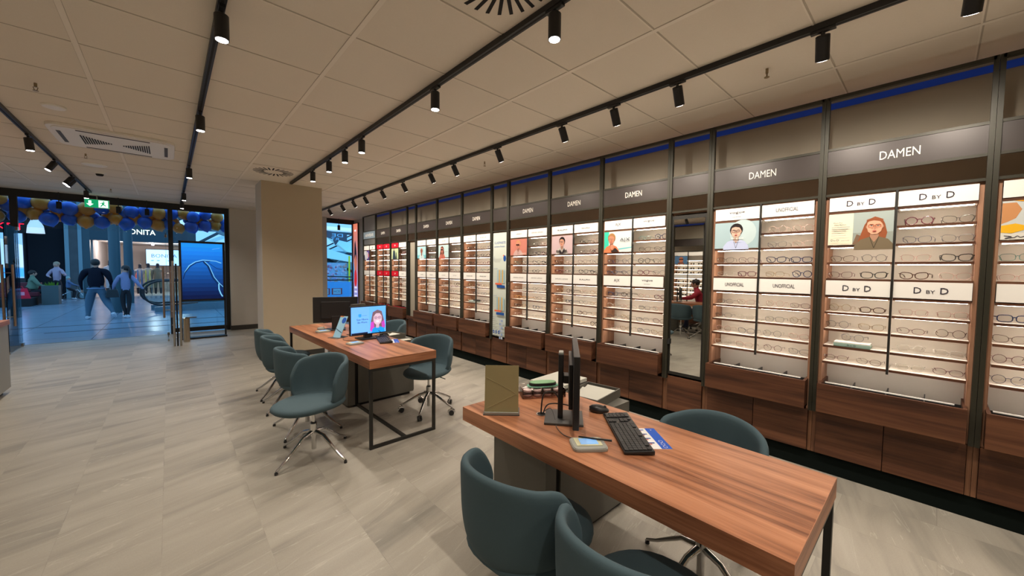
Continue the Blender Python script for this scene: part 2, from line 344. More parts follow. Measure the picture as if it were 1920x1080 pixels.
struct('trim_3', MB().box(3.645, -1.9, 0, 3.66, 9.56, .14, mat('plinth_black', (0.006, 0.009, 0.008), .9, spec=.05)))
# entrance glazing
f = MB()
f.box(-3.0, YE-.03, 2.745, 1.085, YE+.05, CZ, M_BLACK).box(3.2, YE-.03, 2.755, 4.0, YE+.05, CZ, M_BLACK)
f.box(-2.12, YE-.03, 2.19, -2.03, YE+.03, 2.745, M_BLACK).box(-2.105, YE-.02, 0, -2.065, YE+.02, 2.19, M_BLACK)
f.box(.01, YE-.03, 0, .09, YE+.03, 2.745, M_BLACK).box(1.005, YE-.03, 0, 1.085, YE+.05, 2.745, M_BLACK)
f.box(.09, YE-.03, .03, 1.005, YE+.03, .12, M_BLACK).box(3.19, YE-.03, 0, 3.22, YE+.03, 2.755, M_BLACK).box(3.95, YE-.03, 0, 4.0, YE+.03, 2.755, M_BLACK).box(3.2, YE-.03, .0, 4.0, YE+.03, .08, M_BLACK)
f.box(3.22, YE-.01, 1.15, 3.95, YE+.02, 1.18, M_BLACK)
struct('window_1_frame', f)
struct('window_1', MB().box(.09, YE-.005, .12, 1.005, YE+.005, 2.745, M_GLASS))
struct('window_2', MB().box(3.22, YE-.005, .08, 3.95, YE+.005, 2.755, M_GLASS))
struct('window_3', MB().box(-2.03, YE-.005, 2.20, .01, YE+.005, 2.745, M_GLASS).box(-3.0, YE-.005, 0, -2.12, YE+.005, 2.745, M_GLASS))
struct('trim_4', MB().box(-2.06, YE-.03, -.02, .01, YE+.03, .004, M_STEEL))
def door_leaf(n, hx, hy, ang, hside):
    r = bpy.data.objects.new(n, None); COL.objects.link(r); r.location = (hx, hy, 0); r.rotation_euler.z = ang; r['kind'] = 'structure'
    L = 1.0
    MB().box(0, -.005, .02, L, .005, 2.17, M_GLASS).build('pane', r)
    MB().box(0, -.02, .0, .10, .02, .06, M_STEEL).box(0, -.02, 2.12, .12, .02, 2.18, M_STEEL).box(L-.04, -.01, 0, L, .01, .04, M_STEEL).build('hinge_fitting', r)
    h = MB()
    for q in (-1, 1):
        h.cyl((L-.12, q*.055, .46), (L-.12, q*.055, 1.50), .017, mat('copper_steel', (0.42, 0.30, 0.24), .3, .9), n=12)
    for z in (.62, 1.36): h.cyl((L-.12, -.055, z), (L-.12, .055, z), .007, M_STEEL, n=8)
    h.build('handle', r, smooth=40)
door_leaf('door_1', -2.03, 11.24, R(-88), 1)
door_leaf('door_2', -.03, 11.24, R(-90), -1)

# ------------------------------------------------------------------ display wall
ROWS = (1.944, 1.82, 1.70, 1.578, 1.46, 1.335, 1.215, 1.09, .966, .845)   # board heights
SIDES = (('left', 1), ('right', -1))
def letters(parent, s, x, yc, zc, h, m, w=None):
    mb = MB(); sh = sheet_x(mb, x, yc, zc)
    if s == 'DBYD':
        sh.text('D', -.058, 0, h, m, h*.85); sh.text('BY', 0, -h*.2, h*.55, m, h*.95); sh.text('D', .058, 0, h, m, h*.85)
    elif s == 'vogue': sh.text('vogue', 0, .008, h*.62, m, .12); sh.text('eyewear', 0, -.026, h*.25, m, .07)
    elif s == 'MARK': sh.line([(-.028, .018), (-.008, -.020), (.014, .018)], .009, m); sh.ell(.022, .002, .008, .008, m)
    elif s == 'FISH': sh.ell(0, .008, .022, .009, m); sh.rect(-.04, -.022, .04, -.012, m)
    else: sh.text(s, 0, 0, h, m, w)
    return mb.build('lettering', parent)
INK = flat((52, 46, 62)); INKF = flat((150, 142, 140)); WHT = mat('sign_letters', (0.86, 0.82, 0.72), .4)
def poster_art(kind, w, h):
    mb = MB(); x = -.001; sh = sheet_x(mb, x, 0, 0); W2 = w/2; H2 = h/2
    def bg(c): sh.rect(-W2, -H2, W2, H2, flat(c))
    if kind == 'redhead':
        bg((238, 230, 205)); u = W2-.205
        sh.rect(u, -H2, W2, H2, flat((168, 180, 176))); sh.rect(u, -H2, W2, -.03, flat((150, 158, 150)))
        sh.poly([(u, -H2), (u+.02, -.04), (u+.06, -.06), (u+.05, -H2)], flat((125, 100, 80)))
        portrait(sh, u+.112, .010, .115, (226, 172, 142), (150, 84, 52), (120, 106, 84), True, (170, 90, 60))
        sh.text('Made For', -W2+.055, .045, .009, INK); sh.text('Every Moment.', -W2+.068, .030, .010, INK)
        for k in range(3): sh.rect(-W2+.02, .012-.012*k, -W2+.12-.01*k, .015-.012*k, INKF)
        sh.rect(-W2+.02, -.045, -W2+.1, -.0435, INKF); sh.text('D', -W2+.025, -.078, .014, INK); sh.text('BY', -W2+.042, -.081, .008, INK); sh.text('D', -W2+.058, -.078, .014, INK)
        sh.text('swarovski', -W2+.098, -.082, .008, INKF); mb2 = None
    elif kind == 'blue':
        bg((162, 186, 192)); sh.ell(.05, .02, .10, .11, flat((186, 204, 206)))
        portrait(sh, 0, .032, .110, (214, 176, 156), (38, 30, 30), (186, 196, 226), False, (40, 32, 36))
        sh.text('vogue', .01, -.030, .016, WHT, .10); sh.text('eyewear', .01, -.052, .009, WHT, .06)
    elif kind == 'turquoise':
        bg((214, 222, 220)); sh.rect(-W2, -H2, -W2+.06, H2, flat((64, 206, 176)))
        sh.ell(.06, -.075, .13, .006, flat((110, 200, 205)), r=.1)
        portrait(sh, -.075, .030, .105, (206, 142, 112), (176, 130, 82), (224, 128, 86), False, (200, 150, 120))
        sh.ell(-.06, -.058, .022, .03, flat((206, 142, 112))); sh.poly([(-.08, -H2), (-.02, -.065), (.03, -H2)], flat((52, 46, 44)))
        sh.text('A|X', .095, .015, .042, INK, .12)
    elif kind == 'pink':
        bg((208, 182, 184)); portrait(sh, 0, .032, .105, (214, 160, 134), (36, 26, 26), (206, 198, 190), False, (90, 60, 50))
        for q in (-.07, -.04, .05, .075): sh.ell(q, -.085+abs(q)*.1, .012, .016, flat((80, 72, 72)))
        sh.poly([(-.025, -.05), (.01, -.10), (.045, -.04), (.06, -.07), (.03, -H2), (-.03, -H2)], flat((50, 42, 44)))
    elif kind == 'red':
        bg((202, 128, 112)); portrait(sh, -.01, .030, .105, (210, 140, 118), (206, 152, 106), (198, 164, 158), False, (60, 26, 26), True)
        sh.text('COACH', .105, -.092, .020, WHT, .11)
    elif kind == 'long':
        bg((196, 222, 222)); portrait(sh, -.045, .025, .115, (196, 128, 108), (112, 54, 40), (196, 112, 96), True, (50, 26, 26), True); sh.rect(.06, -.01, .15, -.005, INKF)
    elif kind == 'bald':
        bg((178, 220, 226)); sh.rect(-W2, -H2, W2, -.05, flat((120, 196, 208)))
        portrait(sh, .0, .03, .11, (176, 104, 86), (60, 40, 34), (206, 222, 224), False, (60, 34, 30), False, True)
    elif kind == 'green':
        bg((188, 202, 158)); sh.poly([(-.11, -H2), (-.09, .06), (-.05, .10), (0, .05), (.03, -H2)], flat((42, 58, 72))); sh.ell(-.05, .09, .018, .024, flat((150, 110, 90)))
        sh.poly([(.02, -H2), (.04, .02), (.07, .04), (.1, -H2)], flat((70, 84, 70)))
    elif kind == 'paint':
        bg((226, 224, 214)); sh.rect(-W2, -H2+.04, W2, H2, flat((206, 212, 210)))
        sh.poly([(-W2, .10), (-.12, .10), (-.10, .06), (-.12, .01), (-.15, -.01), (-W2, -.02)], flat((206, 146, 96)))
        sh.poly([(-W2, -.03), (-.12, -.02), (-.08, -.035), (-.09, -.06), (-.13, -.075), (-W2, -.07)], flat((240, 184, 40)))
        sh.poly([(-W2+.04, H2), (.06, H2), (.02, H2-.012), (-.06, H2-.016)], flat((240, 168, 40)))
        sh.line([(-W2+.012, -.088), (-W2+.04, -.094), (-W2+.016, -.104), (-W2+.05, -.1), (-W2+.06, -.09), (-W2+.07, -.1), (-W2+.09, -.092), (-W2+.12, -.096)], .003, INK)
    elif kind == 'news':
        bg((220, 222, 226)); sh.poly([(-W2, -H2), (-W2, 0), (-.12, .03), (-.10, -H2)], flat((60, 70, 100))); sh.rect(-.06, -.07, -.01, .07, flat((236, 238, 238)))
        sh.rect(.0, -H2, W2, H2, flat((84, 70, 150))); sh.rect(.02, -.08, .08, .08, flat((228, 226, 232))); sh.ell(.12, 0, .025, .05, flat((206, 110, 110)))
    mb.box(x, -W2, -H2, .006, W2, H2, M_SIGN)
    return mb
BAYS = {}
def bay(key, y0, y1, label, hdr, signs, poster, drawer=True, red=(), lit=M_HDR):
    w = y1-y0; hw = w/2; ym = (y0+y1)/2
    b = thing('display_bay', label, 'display shelf', (3.62, ym, 0), 0, 'eyewear bays along the wall'); BAYS[key] = (ym, w)
    fr = MB(); a = hw-.012
    for q in (-1, 1): fr.box(-.02, q*a-.011, .46, .012, q*a+.011, 2.778, M_FRAME)
    fr.box(-.02, -a, 2.756, .012, a, 2.778, M_FRAME)
    for z in (2.40, 2.215, 2.07): fr.box(-.008, -a, z-.009, .006, a, z+.009, M_FRAME)
    fr.build('frame', b)
    h = MB().box(-.004, -a+.011, 2.225, .012, a-.011, 2.39, lit).build('header_panel', b)
    if hdr: letters(h, hdr, -.005, 0, 2.305, .056 if hdr == 'DAMEN' else .07, WHT, .19 if hdr == 'DAMEN' else .5)
    for q in (-1, 1): MB().box(.016, q*(hw-.033)-.009, .46, .24, q*(hw-.033)+.009, 2.062, M_SIDE).build('side_panel', b)
    for q in (-1, 1): MB().box(.016, q*(hw-.023), .14, .045, q*(hw-.001), 2.09, M_POST).build('post', b)
    MB().box(.24, -hw+.03, .46, .255, hw-.03, 2.062, M_WHITE).build('back_panel', b)
    MB().box(.012, -hw+.03, 2.052, .25, hw-.03, 2.062, M_SIDE).build('top_board', b)
    MB().box(-.010, -.006, .82, .012, .006, 2.066, M_FRBLK).build('divider', b)
    for side, q in SIDES:
        c0, c1 = (.007, hw-.045) if q > 0 else (-hw+.045, -.007)
        for i, z in enumerate(ROWS):
            if poster and q > 0 and i == 1: continue
            sb = MB().box(.004, c0, z-.010, .012, c1, z+.006, M_CAB).box(.012, c0, z-.008, .24, c1, z+.005, M_WHITE).build('shelf', b)
            if i in (2, 3, 5, 6, 7, 8, 9) or (i in (0, 1) and (q < 0 or not poster)):
                MB().box(.044, c0+.012, z-.014, .058, c1-.012, z-.008, M_LED).build('light_strip', sb)
        cw = c1-c0; cm = (c0+c1)/2
        for k, (z0, z1) in enumerate(((1.952, 2.050), (1.345, 1.452))):
            t = signs[k*2+(0 if q > 0 else 1)]
            m = flat((206, 22, 44)) if (k, q) in red else M_SIGN
            sp = MB().box(-.001, c0, z0, .010, c1, z1, m).build('sign_panel', b)
            if t: letters(sp, t, -.002, cm, (z0+z1)/2, {'DBYD': .040, 'UNOFFICIAL': .030, 'vogue': .034, 'A|X': .04}.get(t, .016), WHT if (k, q) in red else (INKF if t in FAINT else INK), {'UNOFFICIAL': .145, 'A|X': .07, 'RALPH': .15, 'EMPORIO ARMANI': .20, 'MICHAEL KORS': .16, 'Sferoflex': .12}.get(t, .11) if t not in ('DBYD', 'MARK', 'FISH') else None)
    if poster:
        p = poster_art(poster, hw-.052, .222).build('poster', b); p.location = (0, (hw-.038)/2, 1.8205)
    cb = MB().box(.03, -hw+.002, .14, .32, hw-.002, .455, M_CAB).build('cabinet', b)
    for q in (-1, 1): MB().box(.0, q*.002, .145, .03, q*(hw-.026), .46, M_CAB).build('door', b, bevel=.0015)
    if drawer:
        dw = .357
        d = MB().box(-.09, -dw, .485, -.072, dw, .695, M_CAB).box(-.072, -dw, .485, .22, -dw+.018, .695, M_CAB).box(-.072, dw-.018, .485, .22, dw, .695, M_CAB).box(-.072, -dw, .485, .22, dw, .50, M_CAB).build('drawer', b, bevel=.001)
        o = MB().box(-.07, -dw+.02, .60, .215, dw-.02, .61, M_PLAST)
        for k in range(1, 4): o.box(-.07, -dw+k*dw/2-.003, .61, .215, -dw+k*dw/2+.003, .682, M_PLAST)
        o.box(.07, -dw+.02, .61, .076, dw-.02, .682, M_PLAST); o.build('organizer', d)
        MB().box(.02, -dw+.05, .684, .038, dw-.03, .690, mat('white_bar', (.85, .83, .8), .25) if not red else flat((190, 30, 50))).build('light_bar', d)
    return b
FAINT = ('EMPORIO ARMANI', 'TOM TAILOR', 'RALPH LAUREN', 'vogue ')
bay('12', -.985, -.2, 'walnut display bay cut off by the right edge of the photo, with watercolour poster', 'DAMEN', ('', '', '', ''), 'paint')
bay('11', -.2, .585, 'walnut display bay with auburn-haired woman poster and large DAMEN header', 'DAMEN', ('DBYD',)*4, 'redhead')
bay('10', .585, 1.37, 'walnut display bay right of the tall mirror, with pale blue portrait poster', 'DAMEN', ('vogue', 'UNOFFICIAL', 'UNOFFICIAL', 'UNOFFICIAL'), 'blue')
bay('8', 1.745, 2.53, 'walnut display bay left of the tall mirror, with turquoise portrait poster', 'DAMEN', ('A|X', 'vogue', 'A|X', 'vogue'), 'turquoise')
bay('7', 2.53, 3.315, 'walnut display bay with dusty pink poster of a dark-haired person', 'DAMEN', ('RALPH', 'Sferoflex', 'EMPORIO ARMANI', 'RALPH'), 'pink')
bay('6', 3.315, 4.10, 'walnut display bay right of the price chart, with terracotta sunglasses poster', 'DAMEN', ('HUMPHREY\u00b4S', 'EMPORIO ARMANI', 'EMPORIO ARMANI', 'EMPORIO ARMANI'), 'red')
bay('4', 4.475, 5.26, 'walnut display bay without a poster, left of the price chart', 'DAMEN', ('TOM TAILOR', 'MICHAEL KORS', 'MICHAEL KORS', 'MICHAEL KORS'), None)
bay('3', 5.26, 6.045, 'walnut display bay with poster of long-haired woman in sunglasses on pale blue', 'DAMEN', ('RALPH LAUREN', 'TOM TAILOR', 'RALPH LAUREN', 'TOM TAILOR'), 'long')
bay('2', 6.045, 6.83, 'walnut display bay right of the plain narrow panel, with pale blue seaside portrait', 'DAMEN', ('COACH', 'RALPH LAUREN', 'COACH', 'COACH'), 'bald')
bay('0c', 7.205, 7.99, 'walnut display bay with two red signs, one white sign each row and green poster', 'DAMEN', ('MARK', 'COACH', 'MARK', 'COACH'), 'green', red=((0, 1), (1, 1)))
bay('0b', 7.99, 8.775, 'walnut display bay with four red signs', 'DAMEN', ('MARK',)*4, None, red=((0, 1), (0, -1), (1, 1), (1, -1)))
bay('0a', 8.775, 9.56, 'farthest walnut display bay under the pale blue header', 'AIWEAR', ('', 'FISH', '', ''), 'news', lit=mat('pale_blue_header', (0.19, 0.25, 0.30), .4), red=())
def narrow(y0, y1, label, kind):
    w = y1-y0; hw = w/2; ym = (y0+y1)/2
    b = thing('display_bay', label, 'wall panel', (3.62, ym, 0), 0, 'narrow panels between the eyewear bays')
    fr = MB(); a = hw-.012
    for q in (-1, 1): fr.box(-.02, q*a-.011, .46, .012, q*a+.011, 2.778, M_FRAME)
    fr.box(-.02, -a, 2.756, .012, a, 2.778, M_FRAME)
    for z in (2.40, 2.215, 2.07): fr.box(-.008, -a, z-.009, .006, a, z+.009, M_FRAME)
    fr.build('frame', b); MB().box(-.004, -a+.011, 2.225, .012, a-.011, 2.39, M_HDR).build('header_panel', b)
    for q in (-1, 1): MB().box(.016, q*(hw-.023), .14, .045, q*(hw-.001), 2.09, M_POST).build('post', b)
    MB().box(.0, -hw+.026, .145, .03, hw-.026, .485, M_CAB).build('cabinet', b, bevel=.0015)
    MB().box(.012, -hw+.03, 2.052, .25, hw-.03, 2.062, M_SIDE).build('top_board', b)
    k = hw-.026
    if kind == 'mirror':
        m = MB().box(.004, -k, .505, .03, k, 2.035, M_FRBLK).build('mirror_frame', b)
        MB().box(.0, -k+.018, .535, .004, k-.018, 2.0, M_MIRR).build('mirror_pane', m); MB().box(-.02, k-.016, .80, .0, k+.008, .85, M_PLAST).build('latch', m)
    elif kind == 'chart':
        m = MB().box(.004, -k, .505, .03, k, 2.05, M_FRBLK).build('chart_frame', b)
        mb = MB().box(-.001, -k+.006, .52, .004, k-.006, 2.045, flat((206, 214, 204))); sh = sheet_x(mb, -.001, 0, 0)
        bl = flat((36, 84, 160)); og = flat((226, 190, 120)); ltb = flat((170, 204, 216)); rd = flat((224, 110, 80))
        sh.text('GLASPAKETE', .0, 1.90, .036, bl, .25); sh.text('zu fairen Preisen', -.01, 1.845, .026, bl, .23)
        sh.rect(-.13, 1.63, -.127, 1.70, bl); sh.ell(.11, 1.67, .03, .045, bl); sh.ell(.085, 1.71, .012, .012, rd)
        for r_ in range(3): sh.rect(-.12, 1.66-.02*r_, .05-.02*r_, 1.663-.02*r_, INKF)
        for zt in (1.50, 1.10):
            sh.text('GLASPAKETE', -.09, zt+.02, .010, bl, .09)
            for c in range(5): sh.rect(-.05+.035*c, zt-.19, -.02+.035*c, zt, (ltb, og, ltb, og, ltb)[c])
            for r_ in range(8): sh.rect(-.135, zt-.024*r_, .125, zt+.0015-.024*r_, INKF)
            sh.rect(-.09, zt-.215, .06, zt-.19, rd); sh.rect(-.05, zt-.26, .13, zt-.222, bl)
        sh.text('Made For', -.09, .80, .010, bl, .08)
        for r_ in range(9): sh.rect(-.135, .77-.03*r_, -.06+.03*(r_ % 3), .773-.03*r_, INK)
        sh2 = [sh.rect(.03+.045*c, .74-.05*r_, .065+.045*c, .775-.05*r_, flat((150, 172, 210)) if (r_+c) % 2 else flat((190, 200, 214))) for c in range(2) for r_ in range(6)]
        for q in (-.09, -.03, .03): sh.ell(q, .585, .02, .026, bl); sh.line([(q-.008, .585), (q, .575), (q+.01, .597)], .004, WHT)
        mb.build('price_chart', m)
    else:
        MB().box(.03, -k, .505, .045, k, 2.04, M_WALL).build('panel', b); MB().box(.0, k-.04, .505, .03, k, 2.04, M_FRBLK).build('panel_post', b)
        MB().box(-.04, -k-.02, .49, -.03, k, .56, M_CAB).build('drawer_front', b)
narrow(1.37, 1.745, 'tall black-framed mirror in a narrow panel of the display wall', 'mirror')
narrow(4.10, 4.475, 'narrow panel with the white and blue glass price chart', 'chart')
narrow(6.83, 7.205, 'narrow plain olive-grey panel with a black upright beside red-signed bay', 'plain')
bb = BAYS['0a'][0]
struct('trim_5', MB().box(XR-.02, -1.9, 2.2, XR, -1.88, 2.4, M_WALL))

# ------------------------------------------------------------------ eyeglasses
PAL = {'black': (.012, .012, .014), 'tortoise': (.07, .025, .012), 'burgundy': (.11, .012, .03), 'navy': (.02, .035, .10), 'grey': (.12, .12, .13), 'rose': (.52, .32, .28), 'gold': (.42, .28, .13), 'clear': (.60, .57, .52), 'teal': (.07, .22, .20), 'amber': (.55, .25, .05)}
def eyeglasses(shape, col, thick, detail):
    m = mat('rim_'+col, PAL[col], .25, .8 if (col == 'gold') else 0, spec=.6)
    r = .0026 if thick else .0013
    a, b, p, cat = {'round': (.025, .0235, 1, 0), 'square': (.0275, .019, .62, 0), 'cat': (.0285, .020, .8, .006), 'oval': (.0275, .018, .85, 0)}[shape]
    fm = MB(); parts = []
    zc = b+.004
    for q in (-1, 1):
        pts = []
        for k in range(14 if detail else 10):
            t = 2*PI*k/(14 if detail else 10); x = a*math.copysign(abs(math.cos(t))**p, math.cos(t)); z = b*math.copysign(abs(math.sin(t))**p, math.sin(t))
            if x > 0: z += cat*(x/a)*(1 if z > 0 else .4)
            pts.append((0.0, q*(.0335+x), zc+z))
        fm.tube(pts, r, m, 5 if detail else 4, True)
        parts.append(('lens', MB().add([(.0002, y, z) for _, y, z in pts], [tuple(range(len(pts)))], M_LENS)))
        ox = .0335+a+r; tz = zc+b*.45+cat*.7
        tb = MB().tube([(0, q*ox, tz), (.004, q*(ox+.003), tz), (.075, q*(ox+.002), tz-.004), (.092, q*ox, tz-.008), (.112, q*(ox-.004), max(.004, tz-.024))], r*1.1, m, 4)
        parts.append(('temple', tb))
        if q > 0: parts.append(('price_tag', MB().box(.022, q*ox-.0008, tz-.010, .034, q*ox+.0046, tz+.002, flat((240, 236, 228)))))
    fm.tube([(0, -.0335+a-.001, zc+b*.3), (-.0025, 0, zc+b*.42), (0, .0335-a+.001, zc+b*.3)], r*1.1, m, 4)
    return fm, parts
GMESH = {}
def get_glasses(shape, col, thick, detail):
    k = (shape, col, thick, detail)
    if k not in GMESH:
        fm, parts = eyeglasses(*k)
        if detail: GMESH[k] = (fm.mesh('eyeglasses'), [(n, p.mesh(n)) for n, p in parts])
        else:
            for n, p in parts:
                if n != 'lens':
                    for fi, f_ in enumerate(p.f): pass
                    fm.add(p.v, p.f, p.mats[0])
            GMESH[k] = (fm.mesh('eyeglasses'), [])
    return GMESH[k]
BN = {'12': 'cut-off right-edge bay', '11': 'auburn-portrait bay', '10': 'blue-portrait bay right of mirror', '8': 'turquoise-portrait bay', '7': 'pink-portrait bay', '6': 'terracotta-portrait bay', '4': 'posterless white-sign bay', '3': 'long-haired-portrait bay', '2': 'seaside-portrait bay', '0c': 'green-poster bay', '0b': 'four-red-sign bay', '0a': 'farthest bay'}
SR = [(1, 'top'), (2, 'second'), (3, 'third'), (4, 'fourth'), (6, 'fifth'), (7, 'sixth'), (8, 'seventh'), (9, 'bottom')]
SHP = ['cat', 'square', 'round', 'oval', 'cat']
def place_glasses(key, detail, stuff=None):
    ym, w = BAYS[key]; rr = random.Random(hash(key) % 1000 if False else sum(map(ord, key))*7)
    poster = key not in ('4', '0b'); hw = w/2
    for ri, (bi, rn) in enumerate(SR):
        for side, q in SIDES:
            if poster and q > 0 and bi <= 2: continue
            if key == '12' and q < 0: continue
            if key == '0a' and bi == 9: continue
            for pn, o in (('left', .086), ('right', -.086)):
                up_ = ri < 4
                pool = ['black', 'black', 'tortoise', 'navy', 'burgundy', 'grey', 'rose', 'teal'] if up_ else ['gold', 'rose', 'grey', 'clear', 'burgundy', 'tortoise', 'navy', 'gold', 'gold']
                if key in ('7', '6', '4', '3', '0b') and up_: pool += ['black', 'black', 'tortoise', 'black']
                if key == '10' and ri >= 2: pool = ['rose', 'gold', 'clear', 'burgundy', 'grey', 'navy']
                if key == '6' and ri == 5 and q > 0: pool = ['amber']
                c = rr.choice(pool); sh = rr.choice(SHP); th = c in ('black', 'tortoise', 'burgundy', 'amber', 'navy') and (ri < 5 or key in ('7', '6')) and rr.random() < .7
                z = ROWS[bi]+.0066
                if key == '11' and bi == 8 and q > 0:
                    if pn == 'right': continue
                    z += .034; o = .0
                y = ym + q*(hw/2-.008)+o*1.0+rr.uniform(-.006, .006); x = 3.62+(.060 if up_ else .075)+rr.uniform(-.006, .010)
                rz = rr.uniform(-.16, .10)
                me, parts = get_glasses(sh, c, th, detail)
                if stuff is not None:
                    X = Matrix.Translation((x, y, z)) @ Matrix.Rotation(rz, 4, 'Z') @ Matrix.Scale(1.06, 4)
                    stuff.append((me, X)); continue
                ob = bpy.data.objects.new('eyeglasses', me); COL.objects.link(ob); ob.location = (x, y, z); ob.rotation_euler.z = rz; ob.scale = (1.06,)*3
                tag(ob, '%s %s eyeglasses, %s pair, %s shelf, %s column of %s' % (c, {'cat': 'cat-eye', 'square': 'rectangular', 'round': 'round', 'oval': 'oval'}[sh], pn, rn, side, BN[key]), 'eyeglasses', 'eyeglasses on the display wall shelves')
                for n_, pm in parts:
                    if n_ == 'price_tag' and rr.random() < .5: continue
                    k = bpy.data.objects.new(n_, pm); COL.objects.link(k); k.parent = ob
for k in ('12', '11', '10', '8'): place_glasses(k, True)
for k in ('7', '6', '4', '3', '2', '0c', '0b'): place_glasses(k, False)
st = []; place_glasses('0a', False, st); mb = MB()
for me, X in st:
    mb.X = X
    for p in me.polygons: mb.add([me.vertices[i].co[:] for i in p.vertices], [tuple(range(len(p.vertices)))], me.materials[p.material_index])
mb.X = None
tag(mb.build('eyeglasses'), 'remaining small eyeglasses on the shelves of the farthest bay', 'eyeglasses', kind='stuff')
# case with the lone pair on it
c = MB().box(-.05, -.10, 0, .06, .10, .004, flat((120, 150, 140))).box(-.05, -.10, .004, .06, .10, .024, flat((150, 176, 164))).box(-.048, -.098, .024, .058, .098, .034, flat((236, 232, 226))).build('glasses_case', bevel=.002)
c.location = (3.62+.065, BAYS['11'][0]+.19, ROWS[8]+.006)
tag(c, 'flat pale green glasses case under a pair on the seventh shelf, auburn-portrait bay', 'glasses case')
lm = MB(); s_ = sheet_x(lm, -.0505, 0, .014); s_.text('D', -.018, 0, .012, INK); s_.text('BY', 0, -.002, .007, INK); s_.text('D', .018, 0, .012, INK); lm.build('lettering', c)
c = MB().box(-.06, -.09, 0, .05, .09, .03, flat((170, 182, 176))).box(-.05, -.12, .03, .03, -.02, .045, flat((40, 40, 42))).build('glasses_case', bevel=.002)
c.location = (3.70, BAYS['4'][0]+.14, ROWS[8]+.006); tag(c, 'grey glasses case with black case on it in the posterless white-sign bay', 'glasses case')
for key in ('12', '11', '10', '8', '7', '6', '4', '3', '2'):
    ym, w = BAYS[key]; rr = random.Random(ord(key[0])+3); mb = MB()
    for k in range(9):
        y = ym-.31+k*.075+rr.uniform(-.01, .01); x = 3.60+rr.uniform(-.015, .01)
        if k in (2, 4, 6): continue
        mm = mat('rim_'+rr.choice(['amber', 'gold', 'black', 'tortoise', 'rose']), (.4, .3, .2))
        for q in (-1, 1): mb.tube([(x+.02*math.cos(t), y+q*.016+.014*math.sin(t), .612+.045*(1+math.cos(t))/2+.012) for t in [2*PI*j/10 for j in range(10)]], .0022, mm, 4, True)
        mb.cyl((x-.01, y, .615), (x+.015, y, .67), .003, mm, n=5)
    tag(mb.build('drawer_eyeglasses'), 'jumble of spare eyeglasses lying in the open drawer below the %s' % BN[key], 'eyeglasses', kind='stuff')
# ------------------------------------------------------------------ ceiling fittings
def track(x, y0, y1, label):
    t = MB().box(x-.018, y0, CZ-.035, x+.018, y1, CZ-.0005, M_BLACK).box(x-.006, y0+.01, CZ-.0355, x+.006, y1-.01, CZ-.030, M_DARK).build('lighting_track')
    tag(t, label, 'lighting track')
track(2.71, -3.4, 9.75, 'long black lighting track nearest the wall of eyeglasses')
track(1.50, -3.4, 7.03, 'black lighting track ending in front of the beige pillar')
track(.235, -3.4, 10.9, 'black lighting track running over the middle of the grey floor')
track(-1.05, -3.4, 10.6, 'black lighting track left of the ceiling air conditioner')
track(-2.35, -3.4, 10.6, 'black lighting track over the left side of the shop')
def spot_proto(face):
    r = thing('track_spotlight', 'spot', 'spotlight')
    MB().box(-.013, -.055, -.015, .013, .055, 0, M_PLAST).cyl((0, 0, -.035), (0, 0, -.012), .010, M_PLAST, n=8).build('adapter', r)
    h = MB().lathe([(.030, -.125), (.033, -.125), (.033, .0), (.028, .004)], M_BLACK, 18).build('lamp_head', r, smooth=40); h.location = (0, 0, -.035)
    l = MB().cyl((0, 0, -.1265), (0, 0, -.118), .028, face, n=18).build('lamp_face', r); l.parent = h
    ld = bpy.data.lights.new('spot_beam', 'SPOT'); ld.energy = SPOT_W; ld.color = WARM; ld.spot_size = R(88); ld.spot_blend = .85; ld.shadow_soft_size = .016
    lo = bpy.data.objects.new('spot_beam', ld); COL.objects.link(lo); lo.parent = h; lo.location = (0, 0, -.135)
    return r
SP = spot_proto(M_BULB); first = [True]
WALLBEAM = []
def spot(x, y, label, tilt=0, az=0, grp='spotlights on the ceiling tracks', z=CZ-.035):
    if first[0]: o = SP; first[0] = False; o.location = (x, y, z); o['label'] = label; o['group'] = grp
    else: o = clone(SP, label, (x, y, z), 0, grp)
    for ch in bpy.data.objects:
        if ch.parent == o and ch.name.startswith('lamp_head'):
            ch.rotation_euler = (0, -tilt, az)
            if x == 2.71:
                for lo in bpy.data.objects:
                    if lo.parent == ch and lo.type == 'LIGHT':
                        if not WALLBEAM: WALLBEAM.append(lo.data.copy()); WALLBEAM[0].energy = SPOT_W*1.75; WALLBEAM[0].spot_size = R(126); WALLBEAM[0].spot_blend = 1.0
                        lo.data = WALLBEAM[0]
    return o
Y3 = [-.07, .47, 1.28, 1.8, 2.35, 3.27, 4.14, 4.72, 5.55, 6.34, 7.1, 7.7, 8.35, 9.2]
for i, y in enumerate(Y3): spot(2.71, y, 'black track spotlight aimed at the eyeglasses wall, %s from the right edge' % ORD[i], R(33), R(8))
for i, y in enumerate([1.36, 2.54, 3.99, 4.49, 5.06, 5.77]): spot(1.50, y, 'black spotlight pointing down, %s from the near end of the pillar track' % ORD[i])
for i, y in enumerate([2.55, 4.35, 6.75, 9.1, 10.4]): spot(.235, y, 'black spotlight pointing down, %s nearest on the middle floor track' % ORD[i])
for i, (y, t) in enumerate([(6.35, R(5)), (7.6, R(-30)), (8.75, R(-34)), (8.95, R(-34)), (10.1, 0)]): spot(-1.05, y, 'black spotlight, %s nearest on the track left of the air conditioner' % ORD[i], t, R(20))
for x, ys, nm in ((1.50, (-2.4, -.9, .28), 'pillar track'), (.235, (-2.2, -.4), 'middle floor track'), (-1.05, (-2.6, -.6, 1.5, 3.8), 'air conditioner track'), (-2.35, (-1.8, .4, 2.4, 4.2, 6.2, 8.2), 'leftmost track'), (2.71, (-1.0, -2.2), 'display wall track')):
    for i, y in enumerate(ys): spot(x, y, 'black spotlight behind the camera or outside its view, %s on the %s' % (ORD[i], nm), R(-33) if x < -2 else 0, 0)
